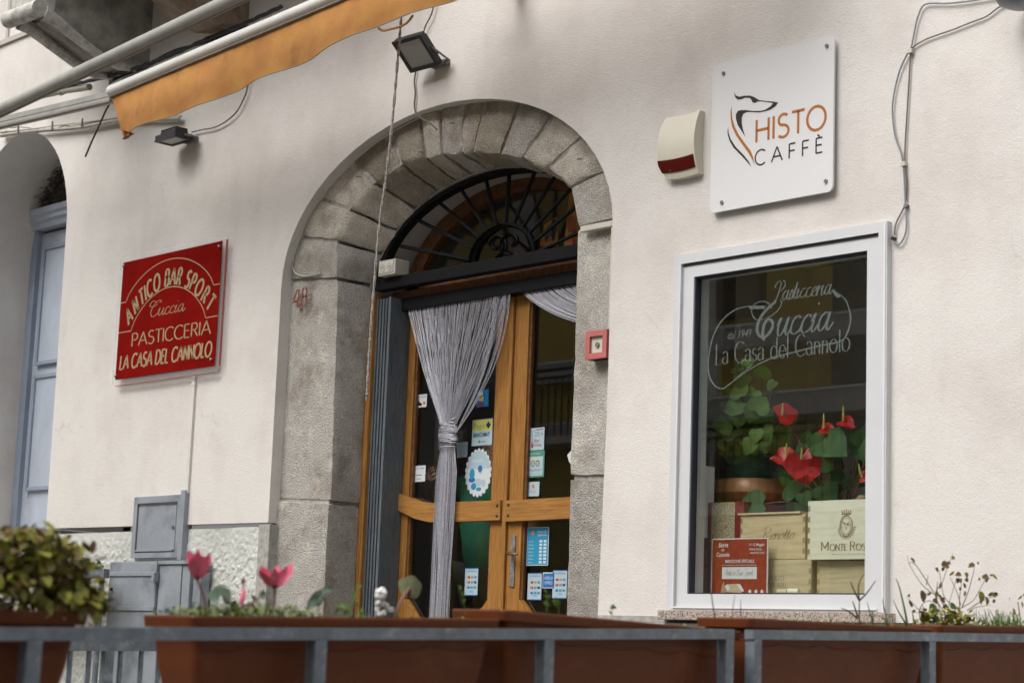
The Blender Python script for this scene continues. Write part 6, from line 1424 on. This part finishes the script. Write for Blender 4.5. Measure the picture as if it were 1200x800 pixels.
# white carton
wb = thing('white_carton', 'tall white carton with small gold mark at the left edge of the window', 'box', (1.0, .3, .864))
q = MB(); q.box(1.02, 1.095, .10, .21, 1.13, 1.442, .002); put('carton', q, mat('bright_white_board', (.85, .88, .90, 1), .6), wb)
q = MB(); q.flat(arcp(1.07, 1.335, .008, .013, 0, 300, 10), .0992); put('gold_mark', q, 'burn', wb, fix=False); q = MB(); q.box(1.04, 1.09, .0988, .0994, 1.41, 1.412); q.box(1.05, 1.085, .0988, .0994, 1.285, 1.288); put('print_line', q, 'black', wb)
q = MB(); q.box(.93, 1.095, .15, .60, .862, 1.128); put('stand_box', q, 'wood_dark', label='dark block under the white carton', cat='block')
# corks
random.seed(8)
for i, (x, z, r_, lb) in enumerate(((1.645, 1.245, .018, 'round cork beside the pale crested box'), (1.86, 1.282, .017, 'pebble-like cork on top of the pale crested box, left of three'), (1.935, 1.286, .020, 'pebble-like cork on top of the pale crested box, middle'), (1.97, 1.282, .018, 'pebble-like cork on top of the pale crested box, right'))):
    q = MB(); q.ball((x, .24, z), r_*1.3, r_, r_*.9, 12, 8); put('cork', q, mat('cork', (.30, .20, .12, 1), .9, var=.3, vscale=60) if i == 0 else bpy.data.materials['cork'], label=lb, cat='cork', group='corks in the window')
for x0, x1, z, m_, lb in ((1.60, 1.655, .898, 'palebox', 'pale wine cork lying before the boxes'), (1.545, 1.595, .896, 'pinebox2', 'brown wine cork lying left of the pale one')):
    q = MB(); q.tube([(x0, .10, z), (x1, .10, z)], .011, 12); put('wine_cork', q, m_, label=lb, cat='cork', group='corks in the window')
# bowl and pot
bw = thing('copper_bowl', 'wide copper brown bowl holding the green plant pot', 'bowl', (1.10, .46, 1.295))
M['copper'] = mat('brown_glazed_bowl', (.42, .20, .10, 1), .35, metal=.1, var=.3, vscale=8)
q = MB(); q.lathe([(.10, 0), (.15, .010), (.178, .045), (.175, .085), (.155, .108), (.148, .104), (.12, .06)], (1.10, .46, 1.295), 32); put('bowl', q, 'copper', bw)
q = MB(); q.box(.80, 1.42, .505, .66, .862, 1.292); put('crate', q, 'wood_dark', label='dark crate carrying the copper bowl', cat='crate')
pt = thing('plant_pot', 'dark green round plant pot standing in the copper bowl', 'plant pot', (1.08, .46, 1.375))
M['potgreen'] = mat('green_plastic_pot', (.05, .16, .10, 1), .45)
q = MB(); q.lathe([(.10, 0), (.118, .075), (.124, .076), (.130, .13), (.122, .13), (.118, .08)], (1.08, .46, 1.375), 32); put('pot', q, 'potgreen', pt)
q = MB(); q.lathe([(0, .11), (.12, .11)], (1.08, .46, 1.375), 20); put('soil', q, 'soil', pt)
def heart(q, c, r, nrm, up_, droop=.25):
    n = Vector(nrm).normalized(); u = Vector(up_); u = (u-n*u.dot(n)).normalized(); s = n.cross(u); c = Vector(c); rows = []
    prof = [(-.22, .0), (-.36, .28), (-.26, .56), (0, .70), (.3, .64), (.58, .45), (.80, .22), (.98, .0)]
    v = []
    for t_, w_ in prof:
        p = c+u*(t_*r)-n*(droop*r*max(0, t_)**2); base = c+u*(max(t_, -.02)*r)-n*(droop*r*max(0, t_)**2)
        v += [p-s*(w_*r)+n*(.18*w_*r), base if t_ < 0 else p, p+s*(w_*r)+n*(.18*w_*r)]
    fs = []
    for i in range(len(prof)-1): k_ = 3*i; fs += [(k_, k_+1, k_+4, k_+3), (k_+1, k_+2, k_+5, k_+4)]
    q.add(v, fs, True)
def potplant(name, label, base, leaves, flowers, lm):
    t = thing(name, label, 'plant', base); b = Vector(base)
    q = MB()
    for (c, r, nn, uu) in leaves+[(f_[0], 0, 0, 0) for f_ in flowers]:
        c = Vector(c); mid = (b+c)/2+Vector(((c.x-b.x)*.1, 0, .05)); q.tube(cr([b, mid, c], 5), .0026, 5)
    put('stem', q, 'stem', t)
    for i, (c, r, nn, uu) in enumerate(leaves):
        q = MB(); heart(q, c, r, nn, uu); put('leaf', q, lm[i % len(lm)], t)
    for c, r, nn, uu in flowers:
        q = MB(); heart(q, c, r, nn, uu, .1)
        c0 = Vector(c); q.v = [tuple(Vector(v_)+Vector((.10*r*math.sin(9*(v_[2]-c0.z)/r), -.12*r*math.cos(7*(v_[0]-c0.x)/r+5*(v_[2]-c0.z)/r), .06*r*math.sin(8*(v_[0]-c0.x)/r)))) for v_ in q.v]
        sp = put('spathe', q, 'spathe', t)
        q = MB(); c = Vector(c); n_ = Vector(nn).normalized(); q.tube([c+n_*.004, c+n_*.02+Vector((0, 0, .02)), c+n_*.028+Vector((0, 0, .045))], [.006, .0055, .003], 7); put('spadix', q, 'spadix', sp)
    return t
def PY(y, pts): return [(x, y, z) for x, z in pts]
LP = [(0.967, 1.772), (0.934, 1.716), (0.949, 1.657), (1.064, 1.779), (1.028, 1.724), (1.102, 1.729), (1.194, 1.708), (1.146, 1.674), (1.220, 1.641), (1.316, 1.597), (1.085, 1.668), (1.075, 1.592), (1.247, 1.766), (1.166, 1.882), (1.245, 1.852), (1.238, 1.904), (1.216, 1.835)]
LP2 = [(1.002, 1.544), (1.087, 1.601), (1.131, 1.547), (1.173, 1.568), (1.095, 1.534), (1.222, 1.528), (1.316, 1.588), (1.307, 1.472), (1.355, 1.438), (1.362, 1.391), (0.978, 1.497), (1.209, 1.604), (1.044, 1.604)]
random.seed(14)
L1 = []
LL = LP+LP2
LL = LL+[(x+random.uniform(-.07, .07), z+random.uniform(-.06, .05)) for x, z in LL if z < 1.8]
rg_ = random.Random(77)
LL += [(1.09+rg_.gauss(0, .13), 1.60+rg_.gauss(0, .10)) for _ in range(46)]
LL = [p for p in LL if .93 < p[0] < 1.42 and p[1] < 1.95]
LL = [p for p in LL if not (.93 < p[0] < 1.36 and p[1] < 1.485)]
for i, (x, z) in enumerate(LL):
    r_ = random.uniform(.040, .068)*(.8 if z > 1.78 else 1)
    L1.append(((x+.01, .30+random.uniform(-.08, .10), z), r_*1.1, (random.uniform(.0, 1.2), -1, random.uniform(-.2, .7)), (random.uniform(-.8, .8), random.uniform(-.3, .3), random.choice((-1, -1, -.4, .8)))))
F1 = [(1.185, 1.778)]
potplant('potted_anthurium', 'bushy green pot plant with long stems, left in the window', (1.08, .46, 1.47), L1, [((F1[0][0], .28, F1[0][1]), .035, (.3, -1, .6), (-1, 0, .6))], ['ivyleaf', 'anthleaf', 'ivyleaf'])
FL = [(1.443, 1.648), (1.635, 1.586), (1.736, 1.611), (1.455, 1.474), (1.579, 1.437), (1.583, 1.411), (1.800, 1.377)]
L2P = [(1.496, 1.512), (1.598, 1.558), (1.646, 1.536), (1.709, 1.470), (1.520, 1.466), (1.490, 1.371), (1.427, 1.284), (1.386, 1.298), (1.499, 1.313), (1.601, 1.342), (1.671, 1.389), (1.615, 1.481), (1.800, 1.559), (1.777, 1.529), (1.359, 1.422), (1.731, 1.506)]
L2P = L2P+[(x+random.uniform(-.05, .05), z+random.uniform(-.05, .04)) for x, z in L2P]
L2P = [p for p in L2P if not (p[0] < 1.30 and p[1] < 1.46)]
L2 = [((x, .34+random.uniform(-.03, .1), z), random.uniform(.045, .085), (random.uniform(.0, 1), -1, random.uniform(-.1, .7)), (random.uniform(-1, 1), 0, random.choice((-.7, -.3, .4)))) for x, z in L2P]
L2[3] = ((L2P[3][0]-.04, .25, L2P[3][1]+.05), .125, (.1, -1, .8), (1, 0, -.55)); L2[9] = ((L2P[9][0], .33, L2P[9][1]), .10, (0, -1, .9), (.6, 0, -.6)); L2.append(((1.33, .22, 1.27), .11, (.3, -1, .6), (-.8, 0, -.35)))
potplant('red_anthurium', 'red anthurium with glossy heart shaped flowers and dark leaves, right in the window', (1.60, .45, 1.2), L2,
         [((FL[0][0], .24, FL[0][1]+.005), .075, (.7, -.8, .1), (.9, 0, .35)), ((FL[1][0], .28, FL[1][1]), .055, (.5, -.8, .8), (1, 0, 0)), ((FL[2][0], .28, FL[2][1]), .055, (.5, -.8, .8), (1, 0, -.35)), ((FL[3][0], .26, FL[3][1]), .070, (.5, -.8, .4), (-.9, 0, -.25)), ((FL[4][0], .20, FL[4][1]+.01), .120, (.7, -.8, .2), (.35, 0, -1)), ((FL[6][0]+.02, .3, FL[6][1]), .04, (0, -1, .3), (1, 0, 0))], ['anthleaf'])
rpot = thing('dark_pot', 'dark pot of the red anthurium hidden behind the boxes', 'plant pot', (1.6, .5, .87))
q = MB(); q.lathe([(.09, 0), (.13, .30), (.125, .33)], (1.6, .5, .87), 24); q.lathe([(0, .31), (.125, .31)], (1.6, .5, .87), 24); put('pot', q, 'potgreen', rpot)
q = MB(); q.prism([(1.605, 1.507), (1.703, 1.510), (1.703, 1.455), (1.601, 1.459)], .55, .56); q2 = MB()
bp_ = thing('blue_package', 'blue and light blue package behind the right leaves', 'package', (1.9, .55, 1.3))
put('blue_band', q, BL, bp_); q = MB(); q.prism([(1.614, 1.459), (1.712, 1.454), (1.713, 1.363), (1.615, 1.359)], .551, .561); put('light_panel', q, PB, bp_)
q = MB(); q.prism([(0.617, 1.700), (0.853, 1.665), (0.849, 1.430), (0.626, 1.399)], .50, .52); q.prism([(0.713, 1.400), (0.866, 1.492), (0.969, 1.429), (0.947, 1.275), (0.821, 1.239)], .55, .56); put('brown_wrapping', q, mat('brown_paper', (.16, .075, .03, 1), .7, var=.3, vscale=15, bump=.6, bscale=15, bdist=.02), label='brown crumpled wrapping behind the left plant', cat='wrapping')
# glass shelf edges
for k, z in enumerate((1.985, 1.70)):
    pass

# ================================================================== THE PERSON BEHIND THE LEFT DOOR PANE
def skin(name, pts, edges, radii, m, parent, root=0, label=None, lv=2):
    me = bpy.data.meshes.new(name); o0 = Vector(pts[0]); me.from_pydata([tuple(Vector(p)-o0) for p in pts], edges, [])
    o = bpy.data.objects.new('tmp', me); COL.objects.link(o)
    sk = o.modifiers.new('s', 'SKIN'); sb = o.modifiers.new('b', 'SUBSURF'); sb.levels = lv
    for i, r_ in enumerate(radii):
        v = me.skin_vertices[0].data[i]; v.radius = r_ if isinstance(r_, tuple) else (r_, r_); v.use_root = (i == root)
    dg = bpy.context.evaluated_depsgraph_get(); m2 = bpy.data.meshes.new_from_object(o.evaluated_get(dg)); bpy.data.objects.remove(o)
    q = MB(); q.add([tuple(v.co+o0) for v in m2.vertices], [tuple(p.vertices) for p in m2.polygons], True)
    return put(name, q, m, parent, label)
px, py = -.98, .86
man = thing('person', 'person in a green T-shirt standing behind the left door pane with one arm raised', 'person', (px, py, .05))
J = {'pel': (px, py, 1.02), 'bel': (px+.01, py-.04, 1.18), 'che': (px, py, 1.40), 'nek': (px, py, 1.575), 'chn': (px-.02, py-.02, 1.66), 'hd': (px-.03, py-.02, 1.76), 'top': (px-.03, py, 1.86),
     'ls': (px-.20, py, 1.50), 'le': (px-.50, py-.06, 1.455), 'lw': (px-.30, py-.26, 1.50), 'rs': (px+.20, py, 1.50), 're': (px+.28, py-.02, 1.22), 'rw': (px+.22, py-.14, 1.0),
     'lh': (px-.11, py, .98), 'lk': (px-.12, py-.01, .54), 'la': (px-.12, py+.02, .14), 'rh': (px+.11, py, .98), 'rk': (px+.12, py-.01, .54), 'ra': (px+.12, py+.02, .14), 'lt': (px-.14, py-.14, .09), 'rt': (px+.14, py-.14, .09)}
K = list(J); I = K.index
E = [('pel', 'bel'), ('bel', 'che'), ('che', 'nek'), ('nek', 'chn'), ('chn', 'hd'), ('hd', 'top'), ('che', 'ls'), ('ls', 'le'), ('le', 'lw'), ('che', 'rs'), ('rs', 're'), ('re', 'rw'), ('pel', 'lh'), ('lh', 'lk'), ('lk', 'la'), ('la', 'lt'), ('pel', 'rh'), ('rh', 'rk'), ('rk', 'ra'), ('ra', 'rt')]
rad = {'pel': (.15, .12), 'bel': (.17, .14), 'che': (.16, .12), 'nek': .062, 'chn': .066, 'hd': .088, 'top': .055, 'ls': .062, 'le': .043, 'lw': .030, 'rs': .062, 're': .043, 'rw': .030, 'lh': .09, 'lk': .062, 'la': .04, 'rh': .09, 'rk': .062, 'ra': .04, 'lt': .03, 'rt': .03}
body = skin('body', [J[k] for k in K], [(I(a), I(b)) for a, b in E], [rad[k] for k in K], 'skin', man)
sh = ['pel', 'bel', 'che', 'ns', 'ls', 'le', 'rs', 're']
J2 = dict(J); J2['ns'] = (px, py, 1.55); J2['le'] = (px-.40, py-.045, 1.468); J2['re'] = (px+.26, py-.01, 1.30); J2['pel'] = (px, py, .93)
r2 = {'pel': (.185, .15), 'bel': (.20, .17), 'che': (.185, .14), 'ns': .085, 'ls': .085, 'le': .078, 'rs': .085, 're': .075}
M['tshirt'] = mat('green_cotton', (.015, .13, .075, 1), .9, var=.12, vscale=12, bump=.3, bscale=14, bdist=.01)
skin('t_shirt', [J2[k] for k in sh], [(0, 1), (1, 2), (2, 3), (2, 4), (4, 5), (2, 6), (6, 7)], [r2[k] for k in sh], 'tshirt', man, label='green T-shirt')
tr_ = ['pel', 'lh', 'lk', 'la', 'rh', 'rk', 'ra']; J['la'] = (px-.12, py+.02, .16); J['ra'] = (px+.12, py+.02, .16)
r3 = {'pel': (.165, .13), 'lh': .105, 'lk': .08, 'la': .07, 'rh': .105, 'rk': .08, 'ra': .07}
skin('trousers', [J[k] for k in tr_], [(0, 1), (1, 2), (2, 3), (0, 4), (4, 5), (5, 6)], [r3[k] for k in tr_], 'black', man)
def hand(w_, dirv, upv, nm):
    w_ = Vector(w_); d = Vector(dirv).normalized(); n = Vector(upv).normalized(); s = d.cross(n).normalized()
    pts = [w_, w_+d*.035, w_+d*.075]; ed = [(0, 1), (1, 2)]; rr = [(.024, .020), (.036, .014), (.034, .012)]
    for k, (o_, L_) in enumerate(((-.027, .058), (-.009, .070), (.009, .066), (.026, .050))):
        b = len(pts); pts += [w_+d*.082+s*o_, w_+d*(.082+L_*.5)+s*o_*1.1-n*.006, w_+d*(.082+L_*.92)+s*o_*1.15-n*.022]; ed += [(2, b), (b, b+1), (b+1, b+2)]; rr += [.0085, .008, .007]
    b = len(pts); pts += [w_+d*.03+s*-.035-n*.006, w_+d*.058+s*-.055-n*.012, w_+d*.082+s*-.062-n*.016]; ed += [(1, b), (b, b+1), (b+1, b+2)]; rr += [.012, .010, .008]
    return skin(nm, pts, ed, rr, 'skin', man, lv=1)
hand(J['lw'], (.55, -.3, .25), (0, -1, 0), 'hand'); hand(J['rw'], (-.1, -.5, -.6), (0, -1, .3), 'hand')
hx, hy, hz = J['hd']
q = MB(); q.grid(lambda u, v: (hx+.094*math.cos(2*PI*u)*math.sin(PI*.5*v), hy+.02+.098*math.sin(2*PI*u)*math.sin(PI*.5*v), hz+.02+.092*math.cos(PI*.5*v)+(.0 if math.sin(2*PI*u) < 0 else -.06*v)), 20, 8); put('hair', q, 'bushbrown', man, label='short dark hair')
for s in (-1, 1):
    q = MB(); q.ball((hx+s*.033, hy-.078, hz+.004), .012, .008, .007, 10, 6); e_ = put('eye', q, 'signwhite', man)
    q = MB(); q.ball((hx+s*.033, hy-.085, hz+.004), .005, .004, .005, 8, 6); put('iris', q, 'black', e_)
    q = MB(); q.tube([(hx+s*.05, hy-.078, hz+.022), (hx+s*.033, hy-.086, hz+.028), (hx+s*.014, hy-.086, hz+.024)], .004, 5); put('eyebrow', q, 'bushbrown', man)
    q = MB(); q.ball((hx+s*.090, hy, hz-.005), .010, .018, .028, 10, 8); put('ear', q, 'skin', man)
q = MB(); q.tube([(hx, hy-.082, hz+.012), (hx, hy-.100, hz-.018), (hx, hy-.098, hz-.030)], [.008, .012, .013], 8); put('nose', q, 'skin', man)
q = MB(); q.tube([(hx-.024, hy-.078, hz-.056), (hx, hy-.086, hz-.054), (hx+.024, hy-.078, hz-.056)], [.003, .006, .003], 6); put('mouth', q, 'pinkdark', man)
